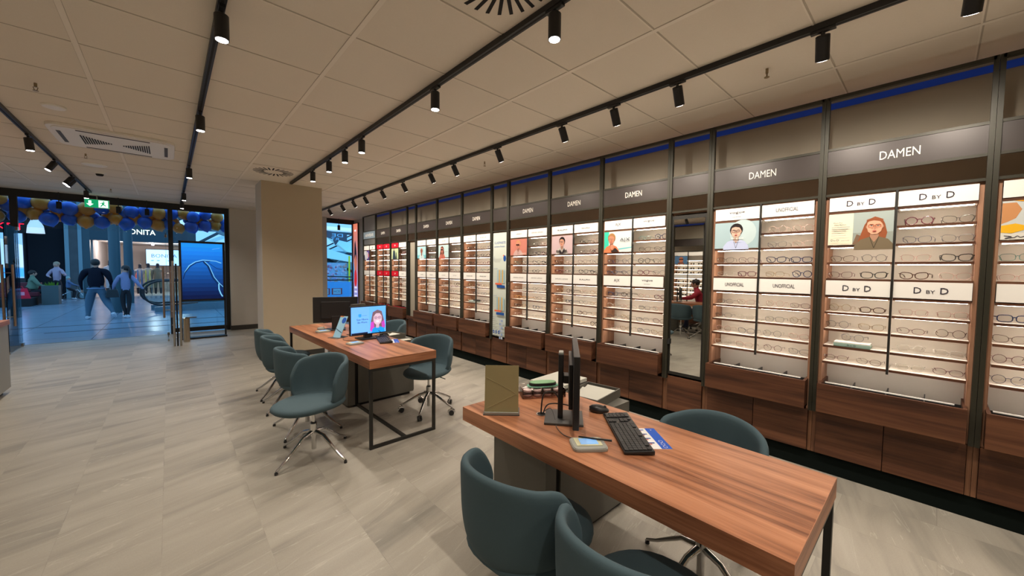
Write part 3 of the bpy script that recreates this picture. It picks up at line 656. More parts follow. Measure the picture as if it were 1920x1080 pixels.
def lightless(x, z, label):
    h = MB().lathe([(.030, -.13), (.036, -.13), (.036, .0), (.028, .004)], M_BLACK, 16).cyl((0, 0, 0), (0, 0, CZ-z), .008, M_BLACK, n=8).build('hanging_lamp', smooth=40, loc=(x, 11.2, z))
    tag(h, label, 'spotlight', 'lamps under the entrance header')
lightless(-1.52, 2.70, 'short black lamp hanging under the entrance header, left of the exit sign')
lightless(-.73, 2.70, 'short black lamp hanging just right of the exit sign')
lightless(-.31, 2.70, 'short black lamp hanging farther right of the exit sign, before the balloons')
lightless(3.56, 2.695, 'short black lamp hanging in the window beside the tall light box')
# air conditioner
ac = thing('ceiling_air_conditioner', 'white ceiling cassette air conditioner with bow-tie shaped dark slots', 'air conditioner', (-.39, 6.16, CZ))
pts = [(.475*math.copysign(abs(math.cos(t))**.22, math.cos(t)), .44*math.copysign(abs(math.sin(t))**.22, math.sin(t))) for t in [2*PI*k/40 for k in range(40)]]
g = MB().slab(pts, -.028, .0, M_ACW); g.slab([(x*.93, y*.93) for x, y in pts], -.036, -.028, M_ACW); g.build('cover', ac, bevel=.004)
g = MB(); gg = MB()
for k in range(12):
    for q in (-1, 1):
        h = .19*(k+1)/12; x = q*(.03+.018*(k+1)*1.05)
        (g if q < 0 else gg).box(x-.0045, -h, -.041, x+.0045, h, -.036, M_DARK)
g.build('grille', ac); gg.build('grille', ac)
for x0, y0, x1, y1 in ((-.27, -.375, .27, -.345), (-.27, .345, .27, .375), (-.415, -.24, -.385, .24), (.385, -.24, .415, .24)):
    MB().box(x0, y0, -.039, x1, y1, -.035, mat('vent_shadow', (.10, .095, .08), .6)).build('air_outlet', ac)
def swirl(x, y, r, label):
    t = thing('swirl_air_diffuser', label, 'air vent', (x, y, CZ)); MB().box(-.30, -.30, -.004, .30, .30, 0, M_CEIL).build('plate', t)
    g = MB()
    for k in range(24):
        a = 2*PI*k/24; ca, sa = math.cos(a), math.sin(a); w = .010
        p = [(r*.48*ca-w*sa, r*.48*sa+w*ca), (r*.48*ca+w*sa, r*.48*sa-w*ca), (r*math.cos(a+.10)+w*sa, r*math.sin(a+.10)-w*ca), (r*math.cos(a+.10)-w*sa, r*math.sin(a+.10)+w*ca)]
        g.slab(p, -.0055, -.003, M_DARK)
    g.build('slots', t)
swirl(1.20, 1.44, .25, 'square ceiling vent with radial black slots at the top edge of the photo')
swirl(1.16, 6.46, .25, 'square ceiling vent with radial black slots in front of the beige pillar')
for x, y, r, l in ((-.71, 5.19, .075, 'small round white ceiling disc nearer than the air conditioner'), (-.72, 7.75, .125, 'large round white ceiling disc beyond the air conditioner')):
    tag(MB().lathe([(r*.9, -.016), (r, -.008), (r, 0)], M_ACW, 24).build('ceiling_speaker', smooth=40, loc=(x, y, CZ)), l, 'ceiling speaker')
sm = thing('smoke_detector', 'white smoke detector with dark band beyond the round ceiling discs', 'smoke detector', (-.73, 8.4, CZ))
MB().lathe([(.055, -.02), (.075, 0)], M_ACW, 20).build('base', sm, smooth=40); MB().lathe([(.034, -.045), (.045, -.022), (.045, -.02)], M_DARK, 16).build('sensor', sm, smooth=40)
for x, y, l in ((-.72, 4.64, 'brass sprinkler head at far left, before the small ceiling disc'), (-.73, 7.1, 'sprinkler head between air conditioner and large ceiling disc'), (-.74, 10.0, 'farthest sprinkler head near the entrance header'), (3.04, .82, 'sprinkler head above the auburn-portrait bay, right of a track'), (3.03, 3.91, 'sprinkler head above the price chart')):
    t = thing('sprinkler', l, 'sprinkler', (x, y, CZ)); b = mat('brass', (.35, .27, .16), .35, .9)
    MB().cyl((0, 0, -.03), (0, 0, 0), .009, b, n=10).build('body', t); MB().tube([(-.012, 0, -.03), (-.008, 0, -.048), (0, 0, -.054), (.008, 0, -.048), (.012, 0, -.03)], .0025, b, 5).build('yoke', t)
    MB().cyl((0, 0, -.058), (0, 0, -.055), .016, b, n=12).build('deflector', t)

# ------------------------------------------------------------------ desks
def desk(name, label, x0, y0, y1, loop_ends, ped, rz=0):
    w = .63; L = y1-y0
    d = thing(name, label, 'desk', (x0, y0, 0), rz)
    MB().box(0, .0015, .677, w, L-.0015, .75, M_TOP).box(0, 0, .677, w, .0015, .75, M_WALX).box(0, L-.0015, .677, w, L, .75, M_WALX).build('tabletop', d)
    f = MB(); q = .024
    for ye in loop_ends:
        a, b = (.004, .004+q) if ye == 0 else (L-.004-q, L-.004)
        f.box(.004, a, 0, .004+q, b, .677, M_FRBLK).box(w-.004-q, a, 0, w-.004, b, .677, M_FRBLK)
        f.box(.004+q, a, 0, w-.004-q, b, q, M_FRBLK).box(.004+q, a, .653, w-.004-q, b, .677, M_FRBLK)
    e0 = q if 0 in loop_ends else ped[0]
    if 0 in loop_ends: f.box(.33-q/2, q, 0, .33+q/2, ped[0], q, M_FRBLK)
    if 1 in loop_ends: f.box(.33-q/2, ped[1], 0, .33+q/2, L-q, q, M_FRBLK)
    f.build('frame', d)
    p0, p1 = ped
    MB().box(.22, p0, .02, .30, p1, .677, M_GREY).build('cable_column', d, bevel=.001); MB().box(.30, p0+.012, .0, .335, p1-.012, .677, M_DARK).build('support_leg', d)
    c = MB().box(.335, p0, .03, 1.0, p1, .67, M_GREY).box(.335, p0+.02, 0, .96, p1-.02, .03, M_DARK).build('pedestal', d, bevel=.001)
    for k in range(3): MB().box(.98, p0+.006, .04+.21*k, 1.008, p1-.006, .24+.21*k, M_GREY).build('pedestal_drawer', c)
    return d
T1 = desk('desk', 'walnut-topped desk in the foreground with grey pedestal cabinet', 1.18, .21, 1.70, (0,), (1.07, 1.485))
T2 = desk('desk', 'longer walnut-topped desk farther back with two workstations', 1.20, 3.055, 5.52, (0, 1), (1.09, 1.52), R(1.5))

MB().box(.10, 1.30, .56, .18, 1.33, .66, flat((225, 228, 232))).build('junction_box', T2)
# ------------------------------------------------------------------ teal chairs
def chair_shell():
    mb = MB(); NP, NT = 28, 10; PM = R(99); v = []
    for i in range(NP+1):
        ph = -PM + 2*PM*i/NP; a = abs(ph)
        top = .785 - .03*(a/R(60))**2 if a < R(60) else .755 - .15*((a-R(60))/(PM-R(60)))**3
        for j in range(NT+1):
            t = j/NT; r = (.42, .70, .84, .915, .955, .98, .995, 1.0, 1.005, 1.01, 1.012)[j]
            edge = max(0, (a-R(80))/(PM-R(80)))
            z = .388 + (top-.388)*(t**1.25) + .02*edge*(1-t)
            v.append((-.02-.240*r*math.cos(ph)*(1+.02*t), .245*r*math.sin(ph), z))
    f = [(i*(NT+1)+j, (i+1)*(NT+1)+j, (i+1)*(NT+1)+j+1, i*(NT+1)+j+1) for i in range(NP) for j in range(NT)]
    return mb.add(v, f, M_FAB)
def chair_proto(castor):
    r = thing('swivel_chair' if castor else 'visitor_chair', 'chair', 'chair')
    o = chair_shell().build('backrest', r, smooth=60); m = o.modifiers.new('thick', 'SOLIDIFY'); m.thickness = .036; m.offset = -1; m2 = o.modifiers.new('sub', 'SUBSURF'); m2.levels = m2.render_levels = 1
    mb = MB(); n = 32; rings = ((.55, .398), (.80, .402), (.93, .412), (1.0, .432), (.985, .450), (.92, .461), (.75, .466), (.4, .466)); v = []
    for s_, z in rings:
        for k in range(n):
            t = 2*PI*k/n; x = math.copysign(abs(math.cos(t))**.82, math.cos(t)); y = math.copysign(abs(math.sin(t))**.82, math.sin(t))
            v.append((.045+.265*s_*x, .226*s_*y*(1-.10*x), z))
    f = [(i*n+k, i*n+(k+1) % n, (i+1)*n+(k+1) % n, (i+1)*n+k) for i in range(len(rings)-1) for k in range(n)] + [tuple(range(n-1, -1, -1)), tuple(range((len(rings)-1)*n, len(rings)*n))]
    mb.add(v, f, M_FAB).build('seat', r, smooth=70)
    MB().lathe([(.012, .26), (.012, .40)], M_CHROME, 14).lathe([(.026, .165), (.026, .262), (.020, .268)], M_CHROME, 18).lathe([(.018, .055), (.018, .17)], M_CHROME, 14).cyl((0, 0, .262), (0, 0, .272), .021, M_PLAST).lathe([(.05, .388), (.09, .399)], M_PLAST, 16).build('column', r, smooth=40)
    nl = 5 if castor else 4
    for k in range(nl):
        a = 2*PI*k/nl; c_, s_ = math.cos(a), math.sin(a); rr = .29 if castor else .325; ze = .075 if castor else .022
        g = MB(); g.tube([(.022*c_, .022*s_, .196), (.10*c_, .10*s_, .178), (rr*.8*c_, rr*.8*s_, ze+(.032 if castor else .037)), (rr*c_, rr*s_, ze)], [.019, .0165, .012, .0105], M_CHROME, 10, flat=.8)
        leg = g.build('leg', r, smooth=50)
        if castor:
            w = MB(); X = Matrix.Translation((rr*c_, rr*s_, 0)) @ Matrix.Rotation(a+.6, 4, 'Z'); w.X = X
            for q in (-1, 1): w.cyl((-.008, q*.006, .026), (-.008, q*.020, .026), .026, M_PLAST, n=16)
            w.cyl((0, 0, .03), (0, 0, .078), .006, M_CHROME, n=8); w.tube([(.018, 0, .026), (.012, 0, .046), (-.008, 0, .056), (-.028, 0, .044), (-.033, 0, .026)], .010, M_CHROME, 6, flat=2.0)
            w.build('castor', leg, smooth=40)
        else: MB().cyl((rr*c_, rr*s_, 0), (rr*c_, rr*s_, .016), .012, M_PLAST, n=12).build('foot_pad', leg)
    if castor: MB().tube([(.02, .03, .392), (.06, .16, .388), (.07, .22, .375)], .005, M_CHROME, 6).build('lever', r)
    return r
VC = chair_proto(False); SC = chair_proto(True); used = set()
def chair(P, x, y, face, base, label):
    o = P if P.name not in used else clone(P, label, (x, y, 0)); used.add(P.name)
    o.location = (x, y, 0); o['label'] = label; o['group'] = 'teal upholstered shop chairs'; o.rotation_euler.z = R(base)
    for ch in bpy.data.objects:
        if ch.parent == o and ch.name.split('.')[0] in ('backrest', 'seat', 'lever'): ch.rotation_euler.z = R(face-base)
    return o
chair(VC, .834, 3.275, 207, 27, 'nearest teal chair at the far desk, turned to show its seat')
chair(VC, .94, 3.90, 3, 45, 'teal chair behind the nearest one along the far desk')
chair(VC, .955, 4.66, -4, 40, 'third teal chair along the far desk, counted from the near end')
chair(VC, .98, 5.20, 2, 42, 'farthest teal chair along the left side of the far desk')
chair(SC, 2.02, 3.54, 214, 7, 'teal chair on castors right of the far desk')
chair(SC, 2.20, 5.0, 190, 30, 'teal chair mostly hidden behind the lit monitor on the far desk')
chair(VC, 1.045, 1.06, 2, 20, 'teal chair at the foreground desk, its whole back towards the camera')
chair(VC, 1.04, .560, 4, 50, 'teal chair cut off by the bottom edge of the photo')
chair(VC, 1.85, .69, 184, 75, 'teal chair on the wall side of the foreground desk, only its rim above the top')
# ------------------------------------------------------------------ things on the desks
def keyboard(x, y, rz, label):
    k = thing('keyboard', label, 'keyboard', (x, y, .75), rz)
    MB().prism([(-.062, .004), (.062, .004), (.062, .020), (-.062, .012)], 1, -.215, .215, M_PLAST).build('keyboard_body', k, bevel=.002)
    g = MB(); km = mat('key_black', (.03, .03, .032), .5)
    for r_ in range(6):
        for c in range(22):
            if c in (15, 18) or (r_ == 0 and c % 5 == 1) or (c in (16, 17) and r_ == 3) or (c in (15, 16, 17) and r_ == 4 and c != 16): continue
            if r_ == 5 and 4 <= c <= 9:
                if c != 4: continue
                y1 = -.205+.0186*10-.002
            else: y1 = None
            y0 = -.205+.0186*c; x0 = .054-.0185*(r_+1)
            z = .0125+.008*(x0+.062)/.124
            g.box(x0, y0, z, x0+.0165, y1 if y1 else y0+.0166, z+.005, km)
    o = g.build('keys', k); o['kind'] = 'stuff'
    return k
def mouse(x, y, rz, label, m=M_PLAST):
    mb = MB(); n = 20; v = []; rings = ((.8, 0), (1, .006), (.98, .016), (.85, .027), (.6, .034), (.3, .0365))
    for s_, z in rings:
        for k in range(n):
            t = 2*PI*k/n; v.append((.052*s_*math.cos(t)-(.008 if z > .02 else 0), .031*s_*math.sin(t)*(1-.12*math.cos(2*t)), z))
    f = [(i*n+k, i*n+(k+1) % n, (i+1)*n+(k+1) % n, (i+1)*n+k) for i in range(5) for k in range(n)] + [tuple(range(n-1, -1, -1)), tuple(range(5*n, 6*n))]
    r = thing('computer_mouse', label, 'computer mouse', (x, y, .75), rz); mb.add(v, f, m).build('mouse_body', r, smooth=70)
    MB().cyl((.030, -.004, .029), (.030, .004, .029), .008, M_GREYP, n=12).build('scroll_wheel', r); return r
def sigpad(x, y, rz, label, pen=True):
    r = thing('signature_pad', label, 'signature pad', (x, y, .75), rz)
    pts = [(.058*math.copysign(abs(math.cos(t))**.35, math.cos(t)), .075*math.copysign(abs(math.sin(t))**.35, math.sin(t))) for t in [2*PI*k/28 for k in range(28)]]
    MB().slab(pts, 0, .012, M_SILV).slab([(a*.96, b*.96) for a, b in pts], .012, .015, M_SILV).build('pad_body', r, bevel=.002)
    MB().box(-.030, -.055, .015, .044, .055, .0175, flat((214, 212, 178))).build('bezel', r)
    s = MB().box(-.020, -.040, .0175, .036, .036, .0185, mat('pad_screen', (.22, .46, .85), .25, emit=.45)).build('pad_screen', r)
    if pen: MB().tube([(.05, .03, .020), (-.01, -.10, .026)], [.0035, .005], M_PLAST, 8).build('stylus', r)
    return r
def card(x, y, rz, label):
    r = thing('info_card', label, 'card', (x, y, .75), rz); mb = MB().box(-.052, -.105, 0, .052, .105, .001, flat((236, 236, 236)))
    sh = Sheet(mb, lambda u, v, d: (u, v, .001+d*.3)); b = flat((44, 92, 196)); sh.rect(.006, -.105, .052, .105, b)
    sh.text('V', .03, .085, .010, WHT)
    for k in range(3): sh.ring(.028, -.035-.026*k, .009, .011, .0018, WHT)
    for k in range(4): sh.rect(-.045, .08-.045*k, -.005, .088-.045*k, flat((60, 84, 160))); sh.rect(-.045, .068-.045*k, -.02, .075-.045*k, flat((214, 110, 90)))
    mb.build('card_sheet', r); return r
def monitor(x, y, rz, label, w, h, zb, art=None, foot=(.17, .20), stem='flat', thick=.022):
    """screen faces local -x"""
    r = thing('monitor', label, 'monitor', (x, y, .75), rz)
    MB().box(-.10, -foot[1]/2, 0, -.10+foot[0], foot[1]/2, .012, M_GREYP if stem == 'tower' else M_PLAST).build('stand_foot', r, bevel=.003)
    if stem == 'tower': MB().box(.0, -.03, .012, .026, .03, .335, M_PLAST).box(.001, -.027, .33, .025, .027, .345, M_SILV).box(-.05, -.035, .19, .0, .035, .23, M_PLAST).build('stand_column', r, bevel=.004)
    else: MB().box(-.02, -.045, .010, .015, .045, zb+.08, M_PLAST).build('stand_column', r, bevel=.005)
    xs = -.072 if stem == 'tower' else -.03
    p = MB().box(xs, -w/2, zb, xs+thick, w/2, zb+h, M_PLAST).box(xs+thick, -w*.32, zb+h*.18, xs+thick+.018, w*.32, zb+h*.82, M_PLAST).build('screen_housing', r, bevel=.004)
    mb = MB(); bz = .012; scr = Sheet(mb, lambda u, v, d: (xs-d, -u, zb+h/2+v)); W2, H2 = w/2-bz, h/2-bz
    scr.rect(-W2, -H2, W2, H2, flat((96, 168, 244), 1.4) if art else M_DARK)
    if art:
        E_ = 1.2; c = lambda q: flat(q, E_)
        scr.rect(-W2, -H2, -.0, H2, c((112, 178, 246)))
        k = .15; u, v = W2-.10, .01
        scr.poly([(u-.055, v+.07), (u-.075, v-.02), (u-.085, v-.10), (u-.06, -H2), (u-.03, -H2), (u+.03, -H2), (u+.07, -H2), (u+.09, v-.09), (u+.072, v), (u+.05, v+.075), (u, v+.095)], c((120, 92, 104)))
        scr.poly([(u-.078, v-.04), (u-.088, v-.12), (u-.055, -H2), (u-.035, -H2+.02), (u-.045, v-.03)], c((200, 70, 190))); scr.poly([(u+.078, v-.02), (u+.092, v-.09), (u+.06, -H2+.02), (u+.045, v-.05)], c((190, 70, 180)))
        scr.poly([(u-.07, -H2), (u-.06, -H2+.045), (u-.02, -H2+.062), (u+.03, -H2+.06), (u+.075, -H2+.045), (u+.085, -H2)], c((30, 150, 232)))
        scr.rect(u-.018, -H2+.05, u+.018, v-.05, c((196, 170, 196)))
        scr.ell(u, v, .050, .068, c((214, 184, 206)), p=.9); scr.poly([(u-.05, v+.02), (u-.02, v+.055), (u+.025, v+.055), (u+.05, v+.02), (u+.045, v+.075), (u, v+.09), (u-.045, v+.075)], c((116, 94, 104)))
        for q in (-1, 1): scr.ring(u+q*.022, v+.008, .019, .014, .004, c((110, 40, 70))); scr.ell(u+q*.022, v+.008, .006, .004, c((60, 60, 110)))
        scr.ell(u, v-.033, .018, .008, c((240, 235, 245)))
        scr.text('See More.', -.075, .012, .018, c((20, 44, 80)), .13); scr.text('Be More.', -.075, -.018, .018, c((20, 44, 80)), .11)
        scr.poly([(-.12, .07), (-.09, .07), (-.09, .045), (-.105, .035), (-.12, .045)], c((50, 150, 220))); scr.rect(-.085, .05, -.03, .053, c((70, 130, 190)))
        scr.rect(-W2, -H2, -.02, -H2+.018, c((22, 30, 50)))
    mb.build('screen', p); return r
monitor(1.47, 1.26, R(13), 'black monitor seen edge-on on the foreground desk', .50, .33, .045, None, (.19, .19), 'tower', .028).location = (1.47, 1.235, .75)
# orientation: screen of that monitor turned towards the wall-side chair
bpy.data.objects['monitor'].rotation_euler.z = R(130)
keyboard(1.56, .93, R(-44), 'black keyboard on the foreground desk with card under its edge')
mouse(1.69, 1.17, R(-53), 'black mouse behind the keyboard on the foreground desk')
sigpad(1.32, .965, R(52), 'grey signature pad with blue screen and stylus, foreground desk')
card(1.60, .826, R(-41), 'blue and white card half under the foreground keyboard')
def cable(pts, r, label, m=M_PLAST):
    P = [Vector(p) for p in pts]; q = []
    for i in range(len(P)-1):
        a, b, c, d = P[max(i-1, 0)], P[i], P[i+1], P[min(i+2, len(P)-1)]
        for k in range(6):
            t = k/6; q.append(.5*((2*b)+(-a+c)*t+(2*a-5*b+4*c-d)*t*t+(-a+3*b-3*c+d)*t**3))
    q.append(P[-1]); o = MB().tube(q, r, m, 6).build('cable', smooth=60); tag(o, label, 'cable'); return o
cable([(1.425, 1.345, .755), (1.45, 1.35, .85), (1.49, 1.31, .86), (1.49, 1.26, .81)], .004, 'black cable looping up from the desk grommet to the edge-on monitor')
cable([(1.43, 1.335, .755), (1.47, 1.33, .80), (1.53, 1.24, .80), (1.53, 1.19, .758), (1.50, 1.17, .80)], .0035, 'black cable arching behind the edge-on monitor stand')
cable([(1.43, 1.345, .754), (1.45, 1.30, .79), (1.40, 1.22, .757), (1.36, 1.18, .7535), (1.32, 1.10, .7535), (1.325, 1.03, .756)], .002, 'thin grey cable running to the foreground signature pad', M_GREYP)
tag(MB().cyl((1.43, 1.345, .7495), (1.43, 1.345, .753), .028, M_STEEL, n=24).cyl((1.43, 1.345, .753), (1.43, 1.345, .7535), .022, M_DARK, n=24).build('cable_grommet'), 'round metal cable grommet in the foreground desk top', 'cable grommet')
# counter stand with olive back
t = thing('counter_display', 'olive easel stand with crossing lines at the near left desk corner', 'display stand', (1.265, 1.475, .75), R(47))
# local +x is the direction it faces away from the camera
g = MB(); g.X = Matrix.Rotation(R(9), 4, 'Y')
g.box(.0, -.088, .014, .006, .088, .252, mat('olive_card', sr((158, 145, 104)), .5)).build('back_board', t)
l = MB(); l.X = g.X
for a, b in (((.082, .19), (-.05, .125)), ((-.05, .125), (-.082, .10)), ((.08, .03), (-.082, .11))):
    l.tube([(-.0006, a[0], a[1]), (-.0006, b[0], b[1])], .0008, flat((160, 148, 108)), 4)
l.build('line_drawing', t)
MB().box(-.012, -.094, 0, .10, .094, .005, M_GREYP).box(-.012, -.088, .005, -.002, .088, .016, M_SILV).build('stand_base', t)
# acrylic boxes, green phone case
for i, (z, l) in enumerate(((.75, 'lower clear acrylic tray with pink nose-pad samples, foreground desk'), (.776, 'upper clear acrylic tray under the green case, foreground desk'))):
    b = thing('acrylic_tray', l, 'tray', (1.66, 1.565, z), R(-32))
    ac_ = MATS.get('acrylic') or glass('acrylic', (.97, .93, .93))
    MB().box(-.13, -.07, 0, .13, .07, .003, ac_).box(-.13, -.07, .003, -.127, .07, .024, ac_).box(.127, -.07, .003, .13, .07, .024, ac_).box(-.127, -.07, .003, .127, -.067, .024, ac_).box(-.127, .067, .003, .127, .07, .024, ac_).build('tray_box', b)
    g = MB()
    for k in range(4): g.lathe([(.022, .004), (.026, .012), (.026, .016)], mat('pad_pink', (.80, .62, .60), .4), 14, (-.09+.06*k, -.02, 0)).lathe([(.018, .004), (.02, .012), (.02, .014)], mat('pad_pale', (.85, .80, .76), .4), 14, (-.08+.055*k, .03, 0))
    g.build('sample_cups', b, smooth=40)
t = thing('oval_case', 'oval green glasses case with black side on the clear trays', 'glasses case', (1.675, 1.57, .802), R(-30))
ov = [(.085*math.copysign(abs(math.cos(a))**.6, math.cos(a)), .035*math.sin(a)) for a in [2*PI*k/28 for k in range(28)]]
MB().slab([(a*1.15, b*1.25) for a, b in ov], 0, .004, flat((120, 178, 152))).build('case_mat', t); MB().slab(ov, .004, .02, M_PLAST).build('case_body', t, bevel=.002); MB().slab([(a*.96, b*.94) for a, b in ov], .020, .024, flat((140, 184, 142))).build('case_lid', t, bevel=.001)
def jobtray(x, y, z, rz, label, lid):
    t = thing('job_tray', label, 'tray', (x, y, z), rz); m = M_GREY
    g = MB().box(-.16, -.12, 0, .16, .12, .005, m).box(-.16, -.12, .005, -.153, .12, .055, m).box(.153, -.12, .005, .16, .12, .055, m).box(-.153, -.12, .005, .153, -.113, .055, m).box(-.153, .113, .005, .153, .12, .055, m).build('tray_box', t)
    if lid: MB().box(-.162, -.122, .055, .162, .122, .068, M_TRAY).box(-.162, -.122, .070, .162, .122, .080, M_TRAY).build('lid', t, bevel=.001)
    else:
        for k in range(4):
            o = MB(); o.X = Matrix.Translation((-.11+.07*k, 0, .03)) @ Matrix.Rotation(R(-18), 4, 'Y'); o.box(-.035, -.108, 0, .035, .108, .003, M_TRAY).build('divider_card', t)
    return t
jobtray(2.03, 1.46, .67, R(8), 'open grey tray with cream dividers behind the foreground desk', False)
jobtray(2.0, 1.72, .67, R(4), 'closed grey tray with cream lid beyond the open one', True).location.z = .67
# far desk
M2 = monitor(1.58, 4.07, R(97), 'lit monitor showing a smiling girl in glasses on the far desk', .42, .31, .045, True, (.17, .22))
M3 = monitor(1.50, 4.86, R(-110), 'black monitor seen from behind on the far desk, by the pillar', .50, .31, .09, None, (.19, .22), 'flat')
keyboard(1.665, 3.86, R(-16), 'black keyboard beside the lit monitor on the far desk')
mouse(1.77, 4.08, R(-30), 'black mouse behind the keyboard on the far desk')
mouse(1.36, 4.95, R(20), 'grey mouse near the left end of the far desk', M_SILV)
sigpad(1.36, 3.83, R(100), 'signature pad in front of the lit monitor, far desk', False)
sigpad(1.33, 4.78, R(95), 'signature pad near the grey mouse, far desk', False)
card(1.72, 3.74, R(-20), 'white and violet card right of the far desk keyboard')
t = thing('flyer_stand', 'leaning pale blue flyer stand with dark blue corner on the far desk', 'display stand', (1.33, 4.30, .75), R(28))
MB().box(-.05, -.07, 0, .10, .07, .004, M_GREYP).build('stand_base', t)
g = MB(); g.X = Matrix.Rotation(R(28), 4, 'Y'); g.box(0, -.05, .004, .005, .05, .25, flat((150, 196, 222))); sh = Sheet(g, lambda u, v, d: (-d, -u, v)); sh.ell(.02, .20, .028, .035, flat((40, 92, 190))); sh.rect(-.05, .24, .0, .25, flat((206, 130, 80))); sh.line([(-.045, .10), (.045, .06)], .006, flat((60, 80, 110))); g.build('flyer', t)
t = thing('computer_tower', 'slim grey computer mounted upright behind the lit monitor', 'computer', (1.60, 4.40, .75), R(20))
MB().box(-.09, -.02, .005, .09, .02, .345, mat('pc_grey', (.085, .08, .068), .4)).build('case', t, bevel=.003); MB().box(-.11, -.06, 0, .11, .06, .005, M_PLAST).build('foot', t)
g = MB(); sh = Sheet(g, lambda u, v, d: (u, -.02-d, v)); sh.ring(-.0, .30, .022, .014, .002, M_DARK); sh.text('DELL', 0, .30, .008, M_DARK); g.build('emblem', t)
cable([(1.58, 4.0, .765), (1.66, 3.99, .79), (1.70, 3.97, .80), (1.68, 4.02, .83)], .003, 'black cable loop under the lit monitor')
cable([(1.42, 4.30, .7535), (1.34, 4.10, .7535), (1.42, 3.96, .7535), (1.40, 3.90, .757)], .002, 'thin grey cable to the signature pad on the far desk', M_GREYP)
jobtray(1.93, 4.34, .67, R(10), 'open grey tray with dividers beyond the far desk keyboard', False)
tag(MB().box(1.93, 4.08, .671, 2.10, 4.16, .676, M_TRAY).build('paper_stack'), 'small pale paper stack on the far desk pedestal', 'papers')
# ------------------------------------------------------------------ entrance things
t = thing('exit_sign', 'green emergency exit sign with arrow and running figure above the entrance', 'exit sign', (-1.02, 11.16, 0))
MB().box(-.17, -.02, 2.635, .17, .02, 2.80, flat((240, 240, 240))).box(-.01, -.01, 2.80, .01, .01, CZ, M_SILV).build('sign_box', t)
g = MB(); sh = Sheet(g, lambda u, v, d: (u, -.021-d, 2.7175+v)); GE = flat((20, 170, 110), .9); WE = flat((225, 250, 240), 1.6)
sh.rect(-.165, -.078, .165, .078, GE); sh.rect(.02, -.07, .15, .07, WE)
sh.poly([(-.115, .055), (-.075, .055), (-.075, -.005), (-.045, -.005), (-.095, -.055), (-.145, -.005), (-.115, -.005)], WE)
sh.ell(.09, .045, .012, .012, GE); sh.poly([(.07, .03), (.105, .03), (.095, -.005), (.125, -.03), (.115, -.04), (.08, -.018), (.055, -.055), (.04, -.05), (.068, -.005), (.062, .015), (.045, .0), (.038, .01)], GE)
g.build('sign_face', t)
# advertising screen
t = thing('screen_stand', 'black framed advertising screen showing clear glasses on deep blue', 'advertising screen', (0, 10.35, 0))
f = MB().box(.16, -.02, 0, .19, .02, 2.03, M_BLACK).box(.885, -.02, 0, .915, .02, 2.03, M_BLACK).box(.16, -.02, 1.99, .915, .02, 2.03, M_BLACK).box(.16, -.02, .775, .915, .02, .81, M_BLACK).box(.16, -.14, 0, .915, .06, .03, M_BLACK).build('stand_frame', t, bevel=.002)
g = MB().box(.19, -.005, .81, .885, .015, 1.99, M_BLACK); sh = Sheet(g, lambda u, v, d: (u, -.006-d, v))
n = 14
for k in range(n):
    a, b = .82+(1.165/n)*k, .82+(1.165/n)*(k+1); q = k/(n-1); c = (int(6+26*q), int(24+126*q), int(70+180*min(1, q*1.15)))
    sh.rect(.20, a, .875, b, mat('ad_blue_%d' % k, c, .4, 0, 1.0, .3, True)); sh.k -= 1
sh.k += 3; D1 = flat((14, 52, 110), .7); D2 = flat((120, 200, 245), 1.0)
sh.line([(.22, 1.24), (.25, 1.38), (.32, 1.52), (.42, 1.60), (.54, 1.64), (.66, 1.63), (.76, 1.62), (.85, 1.58)], .016, D2)
sh.line([(.22, 1.24), (.25, 1.37), (.33, 1.50), (.43, 1.58), (.54, 1.61), (.66, 1.61)], .018, D1)
sh.line([(.55, 1.60), (.62, 1.52), (.66, 1.40), (.70, 1.27), (.78, 1.14), (.86, 1.04)], .030, D1); sh.line([(.57, 1.61), (.645, 1.52), (.685, 1.40), (.725, 1.28), (.80, 1.16), (.87, 1.07)], .012, D2)
sh.line([(.62, 1.60), (.70, 1.52), (.78, 1.46), (.86, 1.44)], .010, D1); sh.line([(.80, 1.14), (.80, 1.02), (.83, .92), (.86, .86)], .022, D2); sh.line([(.70, 1.87), (.78, 1.89), (.83, 1.90)], .006, D2)
g.build('screen', f)
t = thing('door_post', 'pair of tall brushed steel tubes joined by short pins at the right door edge', 'steel post', (.10, 9.53, 0))
MB().cyl((-.045, 0, 0), (-.045, 0, 1.60), .018, M_STEEL, n=14).build('post_tube', t, smooth=40); MB().box(.03, -.02, 0, .065, .02, 1.50, M_STEEL).build('post_bar', t, bevel=.004); MB().box(-.012, -.012, 0, .014, .012, 1.55, M_DARK).build('post_core', t)
g = MB()
for z in (.16, .40, .66, .80, 1.2, 1.4): g.cyl((-.075, 0, z), (.05, 0, z), .006, M_STEEL, n=8)
g.build('pins', t)
t = thing('ash_bin', 'slim upright brushed metal bin beside the advertising screen', 'bin', (.24, 9.98, 0))
MB().cyl((0, 0, 0), (0, 0, .47), .055, mat('warm_steel', (.52, .44, .34), .22, 1.0), n=24).build('bin_body', t, smooth=40); MB().box(-.02, -.03, .47, .16, .03, .49, M_GREYP).build('bin_arm', t, bevel=.004)
t = thing('light_box', 'tall glowing light box poster beside the right window', 'light box', (4.0, 10.93, 0))
MB().box(-.02, 0, .15, .02, .36, 2.79, mat('box_side', (.12, .06, .05), .5)).build('box_frame', t)
g = MB(); sh = Sheet(g, lambda u, v, d: (-.021-d, .36-u, v)); e = 1.3
for k in range(16):
    q = k/15; c = (int(120+116*q), int(150-20*q), int(236-136*q)); sh.rect(.01, .16+.163*k, .35, .16+.163*(k+1), mat('lb_%d' % k, c, .4, 0, e*.8, .3, True)); sh.k -= 1
